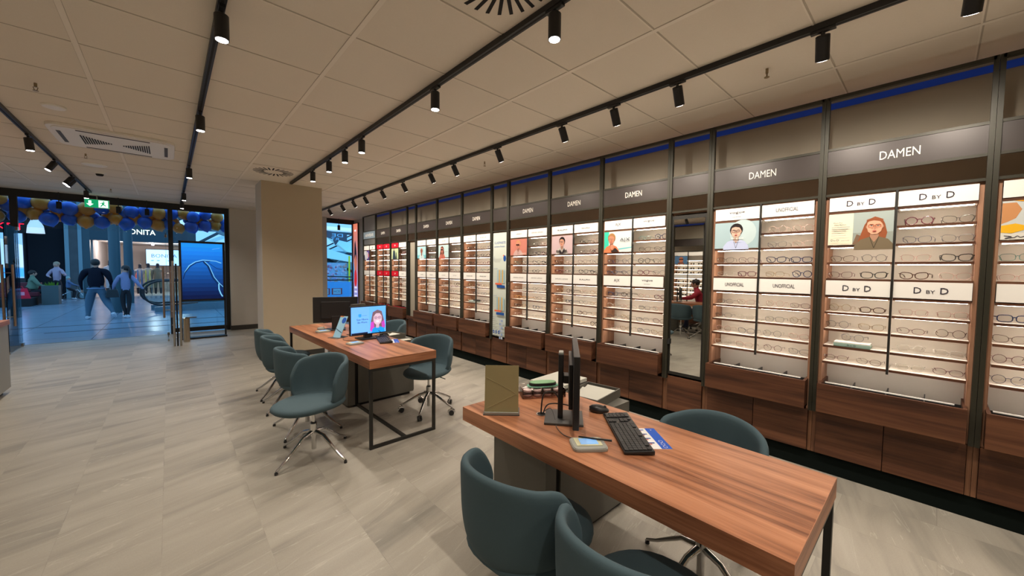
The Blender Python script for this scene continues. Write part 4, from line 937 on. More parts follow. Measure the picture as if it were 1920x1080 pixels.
sh.k += 3; sh.ell(.19, 1.62, .10, .26, flat((206, 120, 96), .9)); sh.poly([(.08, 1.75), (.12, 2.2), (.18, 2.32), (.26, 2.0), (.31, 1.6), (.27, 1.75), (.19, 1.9), (.12, 1.8)], flat((40, 28, 44), .6)); sh.ell(.18, 1.22, .11, .24, flat((214, 44, 50), .9)); sh.poly([(.02, 1.7), (.09, 1.5), (.08, 1.2), (.02, 1.1)], flat((90, 170, 230), .9)); sh.rect(.12, 2.55, .24, 2.60, flat((240, 240, 240), 1.2))
for k in range(5): sh.rect(.10, .45+.12*k, .28, .50+.12*k, flat((226, 226, 246), 1.0))
g.build('poster', t)
t = thing('counter', 'grey sales counter with wooden top edge at the left edge of the photo', 'counter', (-2.1, 6.55, 0))
MB().box(-.7, -.65, .06, .69, .68, .80, mat('grey_counter', (.27, .27, .25), .5)).box(-.65, -.6, 0, .64, .63, .06, M_DARK).build('counter_body', t, bevel=.002); MB().box(-.72, -.67, .80, .70, .70, .855, M_TOP).build('counter_top', t, bevel=.002)
# balloons
BLUE = mat('balloon_blue', (.02, .16, .80), .3); ORG = mat('balloon_orange', (1.0, .36, .05), .35)
def balloon(x, y, z, r, m):
    r_ = rnd.uniform(-.5, .5); mb = MB(); mb.X = Matrix.Translation((x, y, z)) @ Matrix.Rotation(r_, 4, 'Y') @ Matrix.Rotation(rnd.uniform(-.9, .9), 4, 'X')
    mb.lathe([(.002, -1.16*r), (.02, -1.14*r), (.008, -1.10*r), (.30*r, -.96*r), (.62*r, -.72*r), (.86*r, -.38*r), (.97*r, 0), (.90*r, .38*r), (.68*r, .70*r), (.38*r, .90*r), (.05*r, .985*r)], m, 16)
    return mb.build('balloon', smooth=60)
xs = [-2.55+.215*k for k in range(19)]; nb = 0
for row, (zz, off) in enumerate(((2.43, 0.0), (2.56, .11), (2.69, .04))):
    cnt = {'blue': 0, 'orange': 0}
    for k, x in enumerate(xs):
        if x+off > 1.12: continue
        c = 'blue' if (k+row+(k//5)) % 2 == 0 else 'orange'
        o = balloon(x+off+rnd.uniform(-.05, .05), 11.74+.14*(row == 1)-.02*row+rnd.uniform(-.03, .03), zz+rnd.uniform(-.05, .05)+.02*math.sin(k*.9), rnd.uniform(.120, .145), BLUE if c == 'blue' else ORG)
        tag(o, '%s %s balloon from the left in the %s row of the entrance garland' % (ORD[cnt[c]], c, ('bottom', 'middle', 'top')[row]), 'balloon', 'balloon garland over the entrance'); cnt[c] += 1

# ------------------------------------------------------------------ people
def figure(name, label, bones, loc, rz=0, cat='person', extra=None, mats=None, sub=2, sc=1.0):
    """bones: list of (joint a, joint b, ra, rb, material); joints by coordinates; grown as one continuous skin"""
    vs = []; ix = {}; es = []; rs = []; bl = []
    def V(p, r):
        k = tuple(round(q, 4) for q in p)
        if k not in ix: ix[k] = len(vs); vs.append(k); rs.append(r)
        return ix[k]
    for a, b, ra, rb, m in bones:
        i, j = V(a, ra), V(b, rb); es.append((i, j)); bl.append((Vector(a), Vector(b), (ra+rb)/2, m))
    me = bpy.data.meshes.new(name); me.from_pydata(vs, es, []); o = bpy.data.objects.new(name, me); COL.objects.link(o)
    sk = o.modifiers.new('skin', 'SKIN'); sk.branch_smoothing = .7; sk.use_smooth_shade = True
    for i, r in enumerate(rs): me.skin_vertices[0].data[i].radius = (r[0], r[1]) if isinstance(r, tuple) else (r, r)
    me.skin_vertices[0].data[0].use_root = True
    s = o.modifiers.new('sub', 'SUBSURF'); s.levels = s.render_levels = sub
    dg = bpy.context.evaluated_depsgraph_get(); nm = bpy.data.meshes.new_from_object(o.evaluated_get(dg)); bpy.data.objects.remove(o)
    nm.materials.clear(); ml = []
    for b in bl:
        if b[3] not in ml: ml.append(b[3]); nm.materials.append(b[3])
    for p in nm.polygons:
        c = p.center; best = None
        for a, b, r, m in bl:
            d = b-a; t = max(0, min(1, (c-a).dot(d)/d.length_squared)); q = (c-(a+d*t)).length/((r if not isinstance(r, tuple) else max(r)))
            if best is None or q < best[0]: best = (q, m)
        p.material_index = ml.index(best[1]); p.use_smooth = True
    nm.name = name; ob = bpy.data.objects.new(name, nm); COL.objects.link(ob); ob.location = loc; ob.rotation_euler.z = rz; ob.scale = (sc,)*3
    return tag(ob, label, cat)
def avg(a, b): return (a+b)/2 if not isinstance(a, tuple) else a
def person(label, loc, rz, H, fat, top, legs, shoe, skin, hairm, hipL, kneeL, ankL, toeL, hipR, kneeR, ankR, toeR, elL, haL, elR, haR, pelvis=.93, long_=False, name='person', turn=0, lean=(0, 0), hem=None):
    """front faces +y; unit body 1.75 m tall scaled by H/1.75"""
    k = fat; P = (0, 0, pelvis); lx, ly = lean
    W_ = (lx*.3, ly*.3, pelvis+.17); C_ = (lx*.7, ly*.7, pelvis+.36); N0 = (lx, ly, pelvis+.52); N1 = (lx*1.1, ly*1.15, pelvis+.60); HD = (lx*1.15, ly*1.2+.01, pelvis+.70); HT = (lx*1.15, ly*1.2, pelvis+.80)
    PJ = (0, 0, pelvis+.05); B = [(P, PJ, .140*k, .148*k, legs), (PJ, W_, .148*k, .150*k, top), (W_, C_, .150*k, .150*k, top), (C_, N0, .145*k, .105, top), (N0, N1, .105, .055, skin), (N1, HD, .055, .092, skin), (HD, HT, .092, .070, skin)]
    for hp, kn, an, to, q in ((hipL, kneeL, ankL, toeL, -1), (hipR, kneeR, ankR, toeR, 1)):
        B += [(P, hp, .135*k, .098*k, legs), (hp, kn, .098*k, .066*k, legs), (kn, an, .066*k, .050, legs), (an, to, .056, .046, shoe)]
        he = (an[0], an[1]-.05*(1 if to[1] > an[1] else -1) if abs(to[1]-an[1]) > .03 else an[1]-.04, an[2]-.035); B += [(an, he, .056, .044, shoe)]
    for el, ha, q in ((elL, haL, -1), (elR, haR, 1)):
        sh = (N0[0]+q*.155*k, N0[1], N0[2]-.055); B += [(N0, sh, .105, .078*k, top), (sh, el, .078*k, .054, top), (el, ha, .054, .036, top)]
        d = (Vector(ha)-Vector(el)).normalized(); w = Vector(ha); f1 = w+d*.06
        B += [(ha, tuple(f1), .036, .030, skin)]
        for j in range(4):
            o_ = Vector(((j-1.5)*.018, 0, 0)) if abs(d.x) < .8 else Vector((0, (j-1.5)*.018, 0)); B += [(tuple(f1), tuple(f1+o_+d*(.05+.008*(1.5-abs(j-1.5)))+Vector((0, .012, 0))), .030, .009, skin)]
        B += [(ha, tuple(w+Vector((-q*.02, .035, 0))+d*.04), .036, .011, skin)]
    s = H/1.75
    o = figure(name, label, B, loc, rz, sc=s)
    for an, to in ((ankL, toeL), (ankR, toeR)):
        a_, t_ = Vector(an), Vector(to); d_ = (t_-a_); b_ = a_-Vector((d_.x, d_.y, 0))*.45; b_.z = a_.z-.045+(0 if abs(d_.z) < .08 else .03)
        MB().tube([b_, b_.lerp(t_, .3)+Vector((0, 0, .012)), b_.lerp(t_, .7), t_+(t_-b_)*.12], [.042, .054, .050, .030], shoe, 10, flat=.8).build('shoe', o, smooth=60)
    hp = Vector(HD); hd = MB(); hd.X = Matrix.Translation(hp) @ Matrix.Rotation(turn, 4, 'Z')
    hd.ball((0, -.018, .045), .100, .108, .105, hairm, 18, 10)
    if long_:
        hd.tube([(0, -.09, .06), (.0, -.135, -.02), (.0, -.145, -.14), (.0, -.13, -.26), (.0, -.12, -.34)], [.045, .05, .05, .036, .012], hairm, 10, flat=.6)
    hd.build('hair', o, smooth=60)
    fc = MB(); fc.X = Matrix.Translation(hp) @ Matrix.Rotation(turn, 4, 'Z')
    fc.ball((0, .045, -.005), .070, .056, .095, skin, 16, 10); fc.tube([(0, .088, .022), (0, .112, -.008), (0, .098, -.016)], [.008, .013, .009], skin, 8)
    for q in (-1, 1):
        fc.ball((q*.028, .088, .028), .012, .008, .007, flat((236, 232, 228)), 10, 6); fc.ball((q*.028, .094, .028), .005, .004, .005, M_DARK, 8, 5)
        fc.ball((q*.088, -.0, .0), .012, .018, .028, skin, 8, 6); fc.tube([(q*.014, .094, .046), (q*.028, .098, .050), (q*.044, .088, .046)], .0035, hairm, 5)
    fc.tube([(-.024, .090, -.045), (0, .098, -.043), (.024, .090, -.045)], .006, flat((170, 90, 84)), 6)
    fc.build('face', o, smooth=60)
    if hem: MB().lathe([(.135*k, pelvis-.035), (.137*k, pelvis-.02), (.134*k, pelvis-.005)], hem, 18).build('shirt_hem', o, smooth=60)
    return o
JKT = mat('navy_jacket', (.005, .007, .016), .9, spec=.2); JEAN = mat('blue_jeans', (.075, .14, .20), .9, spec=.2); SNK = mat('white_sneaker', (.62, .68, .75), .6); LAV = mat('lavender_knit', (.22, .25, .42), .9); LEG = mat('black_leggings', (.006, .006, .010), .7)
m1 = person('man in navy jacket and blue jeans walking away through the mall', (-1.52, 15.75, 0), R(-8), 1.66, 1.42, JKT, JEAN, SNK, M_SKIN, M_HAIR,
    (-.10, 0, .88), (-.17, .05, .47), (-.20, .02, .09), (-.20, .16, .04), (.11, 0, .88), (.22, -.02, .48), (.40, -.26, .20), (.42, -.20, .07),
    (-.315, -.02, 1.15), (-.31, .05, .89), (.315, -.05, 1.15), (.33, .0, .89), hem=flat((110, 135, 170)))
w1 = person('woman in lavender sweater and black leggings walking away, hair in long ponytail', (-.93, 15.6, 0), R(6), 1.50, .92, LAV, LEG, SNK, M_SKIN, M_HAIR,
    (-.08, 0, .88), (-.07, .03, .48), (-.02, -.02, .09), (-.06, .12, .04), (.08, 0, .88), (.07, -.02, .48), (.03, -.06, .09), (.06, .08, .04),
    (-.26, .02, 1.15), (-.30, .12, .92), (.28, -.10, 1.18), (.42, -.12, .95), long_=True, turn=R(55))
tag(MB().box(-.035, -.006, -.07, .035, .006, .07, M_PLAST).build('phone', loc=(-.565, 15.44, .76), rz=.3), 'dark phone held by the woman in the lavender sweater', 'phone')
t = thing('handbag', 'dark handbag hanging between the two walking people', 'handbag', (-1.20, 15.62, .60)); MB().prism([(-.14, 0), (.14, 0), (.10, .22), (-.10, .22)], 1, -.06, .06, mat('bag_green', (.02, .03, .035), .5)).build('bag_body', t, bevel=.01); MB().tube([(-.07, 0, .22), (-.05, 0, .34), (.05, 0, .34), (.07, 0, .22)], .008, M_PLAST, 6).build('bag_strap', t)
GRN = mat('green_coat', (.12, .20, .14), .85); PNK = mat('pale_blouse', (.40, .32, .42), .8); BLK = mat('black_clothes', (.008, .009, .015), .8)
person('seated woman in pale green coat beside the dark red bench in the mall', (-3.88, 23.15, 0), R(-70), 1.66, 1.15, GRN, BLK, SNK, M_SKIN, M_HAIR,
    (-.10, 0, .50), (-.12, .42, .50), (-.12, .45, .09), (-.12, .58, .04), (.10, 0, .50), (.12, .42, .50), (.12, .45, .09), (.12, .58, .04), (-.28, .12, .76), (-.20, .36, .62), (.28, .12, .76), (.22, .40, .66), pelvis=.52)
person('smiling woman in white and pink blouse standing by the planter', (-3.42, 24.2, 0), R(160), 1.62, .95, PNK, BLK, SNK, M_SKIN, mat('fair_hair', (.35, .28, .2), .7),
    (-.09, 0, .88), (-.09, .02, .48), (-.10, 0, .09), (-.10, .13, .04), (.09, 0, .88), (.09, .0, .48), (.10, 0, .09), (.10, .13, .04), (-.30, .06, 1.16), (-.36, .25, 1.20), (.27, .08, 1.16), (.12, .22, 1.10))
child = person('small child in helmet on a balance bike in the mall', (-3.25, 25.2, 0), R(-70), 1.05, 1.0, mat('blue_child', (.10, .18, .34), .8), BLK, SNK, M_SKIN, mat('helmet', (.30, .48, .5), .4),
    (-.10, 0, .80), (-.14, .30, .62), (-.14, .22, .12), (-.14, .34, .06), (.10, 0, .80), (.14, .30, .62), (.14, .22, .12), (.14, .34, .06), (-.24, .20, 1.10), (-.18, .45, 1.0), (.24, .20, 1.10), (.18, .45, 1.0), pelvis=.84)
t = thing('balance_bike', 'small white and black balance bike behind the walking man', 'bicycle', (-3.2, 25.35, 0), R(15))
for x in (-.32, .34): MB().tube([(x+.15*math.cos(a), 0, .16+.15*math.sin(a)) for a in [2*PI*k/16 for k in range(16)]], .022, M_PLAST, 6, True).build('wheel', t)
MB().tube([(-.32, 0, .16), (-.05, 0, .34), (.2, 0, .42), (.34, 0, .16)], .018, flat((210, 225, 235)), 6).tube([(-.05, 0, .34), (-.08, 0, .46)], .014, M_STEEL, 6).tube([(.2, 0, .42), (.16, 0, .56)], .014, M_STEEL, 6).tube([(.16, -.15, .56), (.16, .15, .56)], .014, M_PLAST, 6).build('bike_frame', t)
# ------------------------------------------------------------------ the mall
MF = mat('mall_floor', (.34, .37, .40), .22, spec=.4); n_, l_ = nodes(MF)
tc = n_.new('ShaderNodeTexCoord'); br = n_.new('ShaderNodeTexBrick'); br.inputs['Color1'].default_value = (.19, .27, .36, 1); br.inputs['Color2'].default_value = (.23, .31, .40, 1); br.inputs['Mortar'].default_value = (.10, .12, .14, 1); br.inputs['Scale'].default_value = 1; br.inputs['Brick Width'].default_value = 1.2; br.inputs['Row Height'].default_value = 1.2; br.inputs['Mortar Size'].default_value = .008; br.offset = 0
l_.new(tc.outputs['Object'], br.inputs['Vector']); l_.new(br.outputs['Color'], n_['Principled BSDF'].inputs['Base Color'])
struct('ceiling_mall', MB().box(-9, 22.5, 5.4, -2.9, 27, 5.6, M_DARK))
struct('floor_mall', MB().box(-12, YE+.05, -.1, 16, 34, -.002, MF))
struct('trim_6', MB().box(-2.06, 13.0, -.003, 4, 13.06, .001, M_DARK).box(-12, 14.25, -.003, 6, 14.30, .001, M_DARK))
TEAL = mat('mall_teal', (.030, .080, .105), .5); TEALD = mat('mall_dark_teal', (.02, .06, .085), .5); STN = noisy('mall_stone', (.055, .07, .08), (.10, .12, .135), 3, .7, .1)
YF = 26.0; LIT = mat('shop_wall', (.62, .56, .52), .7)
struct('wall_mall', MB().box(-3.29, YF, 0, -3.02, YF+.6, 5.2, STN).box(-3.42, YF-.02, 0, -3.29, YF+.3, 5.2, mat('pale_trim', (.20, .34, .40), .5)).box(-3.02, YF-.02, 0, -2.90, YF+.3, 5.2, mat('pale_trim', (.20, .34, .40), .5))
    .box(-2.90, YF, 0, -2.66, YF+.4, 5.2, TEAL).box(-2.66, YF, 2.68, .75, YF+.4, 3.9, TEALD).box(-2.90, YF, 3.6, .75, YF+.4, 5.2, TEAL).box(.75, YF, 0, 1.1, YF+.4, 5.2, TEAL)
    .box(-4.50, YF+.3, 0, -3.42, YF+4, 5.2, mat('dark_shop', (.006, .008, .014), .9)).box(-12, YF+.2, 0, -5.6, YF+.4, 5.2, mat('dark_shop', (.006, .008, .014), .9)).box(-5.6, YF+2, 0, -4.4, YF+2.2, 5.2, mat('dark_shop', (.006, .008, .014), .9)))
struct('wall_shop', MB().box(-2.66, YF+.4, 0, -2.6, YF+6, 2.75, LIT).box(-2.66, YF+6, 0, 1.1, YF+6.1, 2.75, LIT).box(-2.66, YF+.4, 2.72, 1.1, YF+6.1, 2.8, LIT).box(1.0, YF+.4, 0, 1.1, YF+6, 2.75, LIT).box(-2.66, YF+.2, -.05, 3.6, YF+6, .002, mat('shop_floor', (.45, .43, .42), .5)))
for x, y in ((-1.9, YF+1.6), (-.6, YF+2.2), (.5, YF+1.4)):
    ld = bpy.data.lights.new('shop_lamp', 'POINT'); ld.energy = 70; ld.color = (1, .9, .84); ld.shadow_soft_size = .1; t = thing('shop_lamp', 'violet-white ceiling lamp in the fashion shop, %s' % {-1.9: 'leftmost', -.6: 'behind the twin columns', .5: 'rightmost'}[x], 'ceiling lamp', (x, y, 2.6), 0, 'lamps in the fashion shop')
    MB().cyl((0, 0, .02), (0, 0, .10), .06, mat('lamp_violet', (.8, .7, 1), .5, emit=12), n=12).build('lamp_body', t); lo = bpy.data.objects.new('shop_lamp_light', ld); COL.objects.link(lo); lo.parent = t
for x, y, l in ((-1.27, 17.55, 'nearer teal steel column in the mall, behind the walking couple'), (-1.19, 21.7, 'farther teal steel column in the mall, right of the nearer one')):
    tag(MB().cyl((x, y, 0), (x, y, 5), .135, TEAL, n=24).build('column', smooth=40), l, 'column')
t = thing('shop_sign', 'white illuminated BONITA lettering over the fashion shop', 'shop sign', (-.92, YF-.001, 3.15)); g = MB(); sh = Sheet(g, lambda u, v, d: (u, -d-.02, v)); sh.text('BONITA', -.06, 0, .24, flat((255, 246, 226), 3.0), 1.07); sh.ell(.085, .19, .035, .035, flat((255, 246, 226), 3.0)); g.build('lettering', t)
t = thing('shop_screen', 'bright white and blue wall screen with BONITA lettering in the fashion shop', 'screen', (-.18, YF+4.2, 2.02)); g = MB().box(-.78, 0, -.50, .78, .05, .46, M_BLACK); sh = Sheet(g, lambda u, v, d: (u, -d*2, v)); sh.rect(-.75, -.47, .75, .43, flat((170, 214, 250), 1.3)); sh.text('BONITA', .02, .08, .20, flat((60, 110, 170), .6), 1.1)
for q in (-.5, -.25, .2): sh.ell(q, -.2, .07, .025, flat((90, 150, 210), .8))
g.build('screen_face', t)
def mannequin(x, y, cloth, label, h=1.7):
    b = mat('mannequin_dark', (.02, .02, .03), .4); c = mat(cloth[0], cloth[1], .8)
    B = [((0, 0, .95), (0, 0, 1.15), .13, .12, c), ((0, 0, 1.15), (0, 0, 1.38), .12, .13, c), ((0, 0, 1.38), (0, 0, 1.50), .13, .05, b), ((0, 0, 1.50), (0, 0, 1.62), .05, .085, b), ((0, 0, 1.62), (0, 0, 1.70), .085, .06, b)]
    for q in (-1, 1):
        B += [((0, 0, .95), (q*.09, 0, .86), .13, .10, c), ((q*.09, 0, .86), (q*.10, 0, .45), .10, .07, c), ((q*.10, 0, .45), (q*.10, 0, .05), .07, .045, b), ((0, 0, 1.38), (q*.17, 0, 1.36), .13, .07, c), ((q*.17, 0, 1.36), (q*.24, .02, 1.08), .07, .05, c), ((q*.24, .02, 1.08), (q*.22, .08, .84), .05, .035, c)]
    return figure('mannequin', label, B, (x, y, 0), 0, 'mannequin', sc=h/1.7, sub=1)
mannequin(-2.12, YF+1.0, ('white_lace', (.62, .64, .70)), 'dark-headed mannequin in white outfit left of the columns', 1.78)
mannequin(-1.10, YF+1.6, ('grey_top', (.38, .38, .38)), 'leftmost of the three mannequins before the shop screen', 1.62)
mannequin(-.78, YF+1.3, ('beige_top', (.50, .46, .40)), 'middle of the three mannequins before the shop screen', 1.66)
mannequin(-.42, YF+1.2, ('olive_coat', (.22, .20, .14)), 'rightmost of the three mannequins, in long olive coat', 1.66)
def rack(x, y, cols, label, w=.7):
    t = thing('clothes_rack', label, 'clothes rack', (x, y, 0)); MB().tube([(-w/2, 0, 0), (-w/2, 0, 1.35), (w/2, 0, 1.35), (w/2, 0, 0)], .015, M_STEEL, 6).build('rack_frame', t)
    for k, c in enumerate(cols):
        u = -w/2+.06+(w-.12)*k/max(1, len(cols)-1); MB().prism([(-.17, .5), (.17, .5), (.15, 1.15), (.04, 1.30), (-.04, 1.30), (-.15, 1.15)], 0, u-.02, u+.02, flat(c)).build('garment', t)
rack(-1.0, YF+.6, [(90, 110, 150), (110, 130, 170), (96, 112, 150), (222, 196, 90), (226, 204, 110)], 'rack of patterned blue and yellow garments below the mannequins')
rack(-1.65, YF+3.2, [(200, 190, 195), (225, 215, 215), (235, 225, 225), (205, 120, 120), (190, 90, 100), (220, 210, 215)], 'rack of pale and coral garments deep in the fashion shop', 1.2)
t = thing('planter', 'tall grey planter box with a low green plant in the mall', 'planter', (-3.25, 22.3, 0)); MB().box(-.30, 0, 0, .12, .5, .72, mat('planter_grey', (.055, .085, .09), .6)).build('planter_box', t)
g = MB()
for k in range(40): a = rnd.uniform(0, 2*PI); q = rnd.uniform(.02, .16); g.add([(-.09+q*math.cos(a), .25+q*math.sin(a), .71), (-.09+q*math.cos(a)+.03, .25+q*math.sin(a), .71), (-.09+1.3*q*math.cos(a), .25+1.3*q*math.sin(a), .80+rnd.uniform(0, .08))], [(0, 1, 2)], flat((90, 130, 40)))
g.build('plant', t)
t = thing('bench', 'dark red padded bench in the mall beside the planter', 'bench', (-4.15, 23.15, 0)); RED = mat('dark_red', (.12, .008, .02), .5)
MB().box(-.6, -1.45, .0, .45, -.3, .28, M_DARK).box(-.6, -.3, .0, .45, .3, .30, M_DARK).build('bench_base', t); MB().box(-.6, -.3, .30, .45, .3, .46, RED).build('bench_seat', t, bevel=.02); MB().box(-.6, .2, .46, .45, .3, .82, RED).build('bench_back', t, bevel=.02)
t = thing('shopping_bag', 'bright red shopping bag with white patch by the dark red bench', 'shopping bag', (-3.95, 21.9, .28), R(10)); MB().prism([(-.22, 0), (.22, .0), (.14, .36), (-.14, .36)], 1, -.07, .07, flat((226, 40, 66))).box(-.08, -.072, .12, .08, -.07, .24, flat((236, 150, 170))).build('bag_body', t); MB().tube([(-.06, 0, .36), (-.03, 0, .44), (.03, 0, .44), (.06, 0, .36)], .008, flat((226, 40, 66)), 6).build('bag_handle', t)
t = thing('advertising_pillar', 'tall pale blue glowing panel left in the mall under red letters', 'advertising panel', (-4.72, 25.2, 0)); MB().box(-.31, 0, 0, .31, .3, 2.805, M_BLACK).build('panel_frame', t)
g = MB(); sh = Sheet(g, lambda u, v, d: (u, -d*3, v)); sh.rect(-.28, .95, .28, 2.78, flat((150, 196, 236), 1.0)); sh.poly([(-.28, 2.2), (-.28, 2.55), (0, 2.42), (.28, 2.3), (.28, 1.4), (-.28, 1.4)], flat((196, 220, 244), 1.1)); sh.rect(-.28, 1.0, .28, 1.35, flat((70, 160, 250), 1.4)); g.build('panel_face', t)
t = thing('shop_sign', 'glowing red KET letters at the far left of the mall', 'shop sign', (-4.75, 25.25, 3.06)); g = MB(); sh = Sheet(g, lambda u, v, d: (u, -d, v)); sh.text('KET', 0, 0, .26, flat((250, 20, 50), 2.5), .72); g.build('lettering', t); MB().box(-.6, .0, -.25, .6, .1, .25, M_DARK).build('sign_board', t)
tag(MB().lathe([(.25, 2.80), (.22, 3.1), (.12, 3.35), (.02, 3.42)], flat((206, 226, 236), .8), 20, (-4.05, 25.0, 0)).cyl((-4.05, 25, 3.4), (-4.05, 25, 5.4), .01, M_BLACK, n=6).build('pendant_lamp', smooth=50), 'large white bell-shaped pendant lamp in the mall', 'pendant lamp')
# escalators and glass
def escalator(label, x, y, rz, up_, L=5.0):
    t = thing('escalator', label, 'escalator', (x, y, 0), rz); R_ = .46; pts = []
    for k in range(11): a = PI/2+PI*k/10; pts.append((-.1+R_*1.0*math.cos(a), .62+.40*math.sin(a)))
    top = [(L, .62+.40+up_*(L-.8)), (.8, 1.04)] + pts; bot = [(.8, .24), (L, .24+up_*(L-.8))]
    P = top+bot
    for q in (-.55, .55):
        MB().tube([(u, q, z) for u, z in top+bot[:1]], .032, M_PLAST, 8).build('handrail', t, smooth=60)
        MB().prism([(u*1.0, z) for u, z in P], 1, q-.006, q+.006, M_GLASS).build('balustrade', t)
        MB().prism([(-.3, 0), (-.3, .16), (.8, .24), (L, .24+up_*(L-.8)), (L, up_*(L-.8)-.1), (.8, 0)], 1, q-.07, q+.07, mat('esc_steel', (.20, .30, .36), .35, .6)).build('skirt', t)
    s = MB()
    for k in range(int((L-.8)/.3)):
        s.box(.8+.3*k, -.46, .04+.3*k*up_, 1.1+.3*k, .46, .14+.3*k*up_, M_GREYP)
    s.build('steps', t)
escalator('escalator end with curved black handrail right of the walking couple', -.12, 17.6, R(6), .0, 2.6)
escalator('rising escalator behind the advertising screen in the mall', 2.2, 19.6, R(10), .5, 6.0)
escalator('steep escalator seen through the right window', 7.2, 16.4, R(166), .55, 6.5)
CY = mat('cyan_glow', (.34, .74, .92), .5, emit=.55); WH = mat('sky_beam', (.75, .92, 1.0), .5, emit=.8)  # slabs and beams are no lamps; emission paints in their daylight brightness
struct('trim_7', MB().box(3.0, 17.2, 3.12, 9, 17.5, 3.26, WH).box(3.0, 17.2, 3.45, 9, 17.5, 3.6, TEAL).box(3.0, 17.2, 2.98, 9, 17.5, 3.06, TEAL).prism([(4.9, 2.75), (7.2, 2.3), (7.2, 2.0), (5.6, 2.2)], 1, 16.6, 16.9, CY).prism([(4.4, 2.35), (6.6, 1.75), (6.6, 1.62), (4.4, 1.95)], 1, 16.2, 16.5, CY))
struct('wall_mall_far', MB().box(1.1, YF+.0, 0, 16, YF+.3, 2.6, mat('far_cyan', (.34, .66, .78), .6)).box(9.2, 14, 0, 9.4, YF, 5, TEAL))
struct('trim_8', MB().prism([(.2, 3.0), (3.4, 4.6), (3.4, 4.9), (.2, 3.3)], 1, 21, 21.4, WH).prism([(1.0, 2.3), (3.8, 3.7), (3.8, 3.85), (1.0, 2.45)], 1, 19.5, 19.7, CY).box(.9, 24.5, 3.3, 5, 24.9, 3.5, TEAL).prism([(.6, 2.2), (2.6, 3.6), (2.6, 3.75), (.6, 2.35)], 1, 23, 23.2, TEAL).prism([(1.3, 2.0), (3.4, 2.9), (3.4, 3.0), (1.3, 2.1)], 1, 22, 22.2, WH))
t = thing('banner', 'brownish hanging banner with mirrored pale letters behind the right window', 'banner', (5.05, 16.0, 2.78)); g = MB().prism([(-.5, .20), (.35, .12), (.35, -.22), (.05, -.16), (-.10, -.38), (-.2, -.14), (-.5, -.05)], 1, 0, .02, mat('banner_brown', (.10, .10, .14), .6)).build('banner_cloth', t)
l = MB(); sh = Sheet(l, lambda u, v, d: (u, -d*2, v)); sh.text('DE', -.02, .03, .13, flat((120, 190, 235), .5), .42, flip=True); sh.text('RT', -.12, -.12, .10, flat((120, 190, 235), .5), .30, flip=True); l.build('lettering', g)
t = thing('window_display', 'pale board of pink and blue blossoms behind the right window', 'shop display', (5.0, 16.1, 0)); MB().box(-.45, 0, 0, .42, .05, 1.72, mat('board_blue', (.45, .62, .80), .6)).build('board', t)
g = MB()
for k in range(60):
    u, v = rnd.uniform(-.42, .40), rnd.uniform(.95, 1.70); g.ball((u, -.01, v), .035+rnd.random()*.04, .02, .035+rnd.random()*.03, flat(rnd.choice([(226, 190, 226), (236, 214, 236), (196, 120, 140), (180, 210, 240), (210, 170, 160)])), 8, 5)
g.build('blossoms', t)
tag(MB().cyl((5.48, 16, .6), (5.48, 16, 2.0), .035, mat('lime_post', (.62, .80, .02), .4, emit=.25), n=12).cyl((5.48, 16, 0), (5.48, 16, .6), .02, M_STEEL, n=8).build('lime_post'), 'lime green upright post behind the right window', 'post')
t = thing('shop_front_panel', 'blue panel with red and white HOE signs low behind the right window', 'shop sign', (4.62, 15.2, 0)); MB().box(-.55, 0, .0, .65, .05, .98, mat('panel_blue', (.05, .34, .80), .5, emit=.3)).build('panel_board', t)
g = MB(); sh = Sheet(g, lambda u, v, d: (u, -d*2, v))
for q in (-.32, .12): sh.rect(q-.19, .50, q+.19, .74, flat((190, 40, 50))); sh.rect(q-.14, .52, q+.14, .72, flat((190, 225, 245))); sh.text('HOE', q, .62, .09, flat((60, 100, 130)), .22)
g.build('sign_plates', t)
rl = thing('railing', 'glass railing with dark handrail crossing behind the right window', 'railing', (3.2, 14.2, 0)); MB().tube([(0, 0, 1.24), (2.6, .1, 1.16)], .02, M_BLACK, 8).build('rail_bar', rl); MB().box(0, -.005, .05, 2.6, .005, 1.14, M_GLASS).build('rail_pane', rl); MB().box(0, -.02, 0, 2.6, .02, .06, M_STEEL).build('rail_shoe', rl)

# ------------------------------------------------------------------ the side of the shop seen in the mirror
XO = -3.35
t = thing('sunglasses_bay', 'white display bay of sunglasses, visible only reflected in the tall mirror', 'display shelf', (XO, 4.55, 0), R(180))
fr = MB()
for q in (-1, 0, 1): fr.box(-.02, q*.40-.010, .46, .012, q*.40+.010, 2.80 if q else 2.07, M_FRAME)
for z in (2.76, 2.40, 2.22, 2.07): fr.box(-.01, -.40, z-.01, .01, .40, z+.01, M_FRAME)
fr.build('frame', t); MB().box(-.004, -.39, 2.23, .01, .39, 2.39, M_HDR).build('header_panel', t); MB().box(.20, -.39, .46, .22, .39, 2.06, M_WHITE).build('back_panel', t)
MB().box(.0, -.39, .1, .25, .39, .46, M_CAB).build('cabinet', t)
for q in (-1, 1): MB().box(.01, q*.385-.01, .46, .2, q*.385+.01, 2.06, M_SIDE).build('side_panel', t); MB().box(-.002, q*.01, 1.955, .01, q*.38, 2.05, M_SIGN).build('sign_panel', t); MB().box(-.002, q*.01, 1.34, .01, q*.38, 1.44, M_SIGN).build('sign_panel', t)
for z in ROWS[1:]:
    s = MB().box(.0, -.38, z-.01, .2, .38, z+.005, M_WHITE).build('shelf', t); MB().box(.014, -.37, z-.016, .028, .37, z-.010, M_LED).build('light_strip', s)
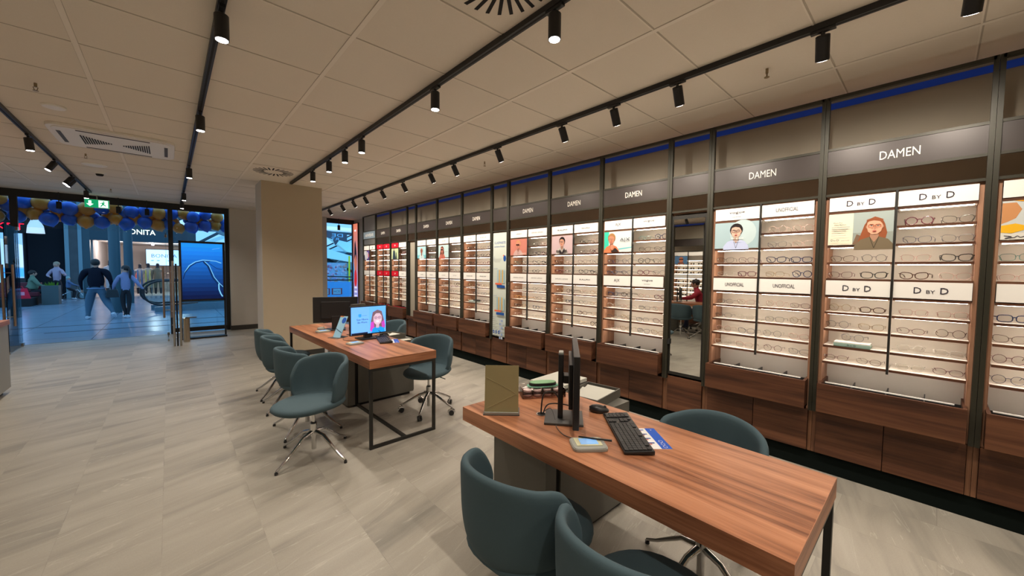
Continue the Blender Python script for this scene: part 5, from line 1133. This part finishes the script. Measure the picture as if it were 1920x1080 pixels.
g = MB(); sh = Sheet(g, lambda u, v, d: (-.004-d, -u, v)); g2 = sh; sh.rect(.02, 1.72, .37, 1.94, flat((90, 130, 170))); sh.ell(.19, 1.84, .06, .08, flat((190, 120, 90))); sh.rect(.13, 1.84, .25, 1.865, flat((40, 26, 26))); sh.poly([(.10, 1.72), (.13, 1.77), (.25, 1.77), (.30, 1.72)], flat((150, 90, 70))); g.build('poster', t)
g = MB(); rr = random.Random(3)
for z in ROWS[1:]:
    for k in range(4):
        y = 4.55+(-.30+.2*k)+.0
        if z > 1.7 and k < 2: continue
        for q in (-1, 1): g.cyl((XO-.05, y+q*.033, z+.028), (XO-.052, y+q*.033, z+.028), .024, mat('sun_lens', (.03, .025, .02), .2) if rr.random() < .7 else mat('sun_lens2', (.16, .07, .02), .2), n=12)
        g.tube([(XO-.05, y-.06, z+.04), (XO-.05, y+.06, z+.04)], .003, M_PLAST, 5)
tag(g.build('sunglasses'), 'rows of sunglasses visible only in the reflection of the tall mirror', 'sunglasses', kind='stuff')
struct('trim_9', MB().box(XL, YB, 2.80, XL+.012, 9.6, 2.845, MATS['blue_band']))
T3 = desk('desk', 'third desk visible only in the reflection of the tall mirror', -2.70, 3.35, 4.95, (0,), (1.0, 1.42))
monitor(-2.35, 4.35, R(60), 'monitor on the desk seen only in the mirror reflection', .48, .32, .045, None, (.19, .19), 'tower')
t = thing('counter_display', 'grey easel stand on the desk seen only in the mirror reflection', 'display stand', (-2.2, 4.75, .75), R(20)); g = MB(); g.X = Matrix.Rotation(R(9), 4, 'Y'); g.box(0, -.09, .01, .006, .09, .26, flat((126, 122, 100))).build('back_board', t); MB().box(-.01, -.09, 0, .10, .09, .01, M_GREYP).build('stand_base', t)
chair(VC, -1.62, 3.93, 180, 30, 'left teal chair visible in the mirror reflection')
chair(VC, -1.62, 3.40, 176, 60, 'right teal chair visible in the mirror reflection, before the person in red')
chair(SC, -3.0, 3.97, 60, 10, 'chair under the person in dark red, seen only in the mirror reflection')
person('person in dark red jumper sitting bent over a desk, seen in the mirror', (-2.98, 3.93, 0), R(-20), 1.68, 1.05, mat('red_jumper', (.30, .01, .03), .8), mat('navy_trousers', (.015, .02, .06), .8), M_PLAST, M_SKIN, M_HAIR,
    (-.10, 0, .50), (-.13, .42, .50), (-.13, .44, .09), (-.13, .57, .04), (.10, 0, .50), (.13, .42, .50), (.13, .44, .09), (.13, .57, .04), (-.30, .32, .88), (-.14, .56, .84), (.30, .32, .88), (.18, .58, .84), pelvis=.54, lean=(0, .20))
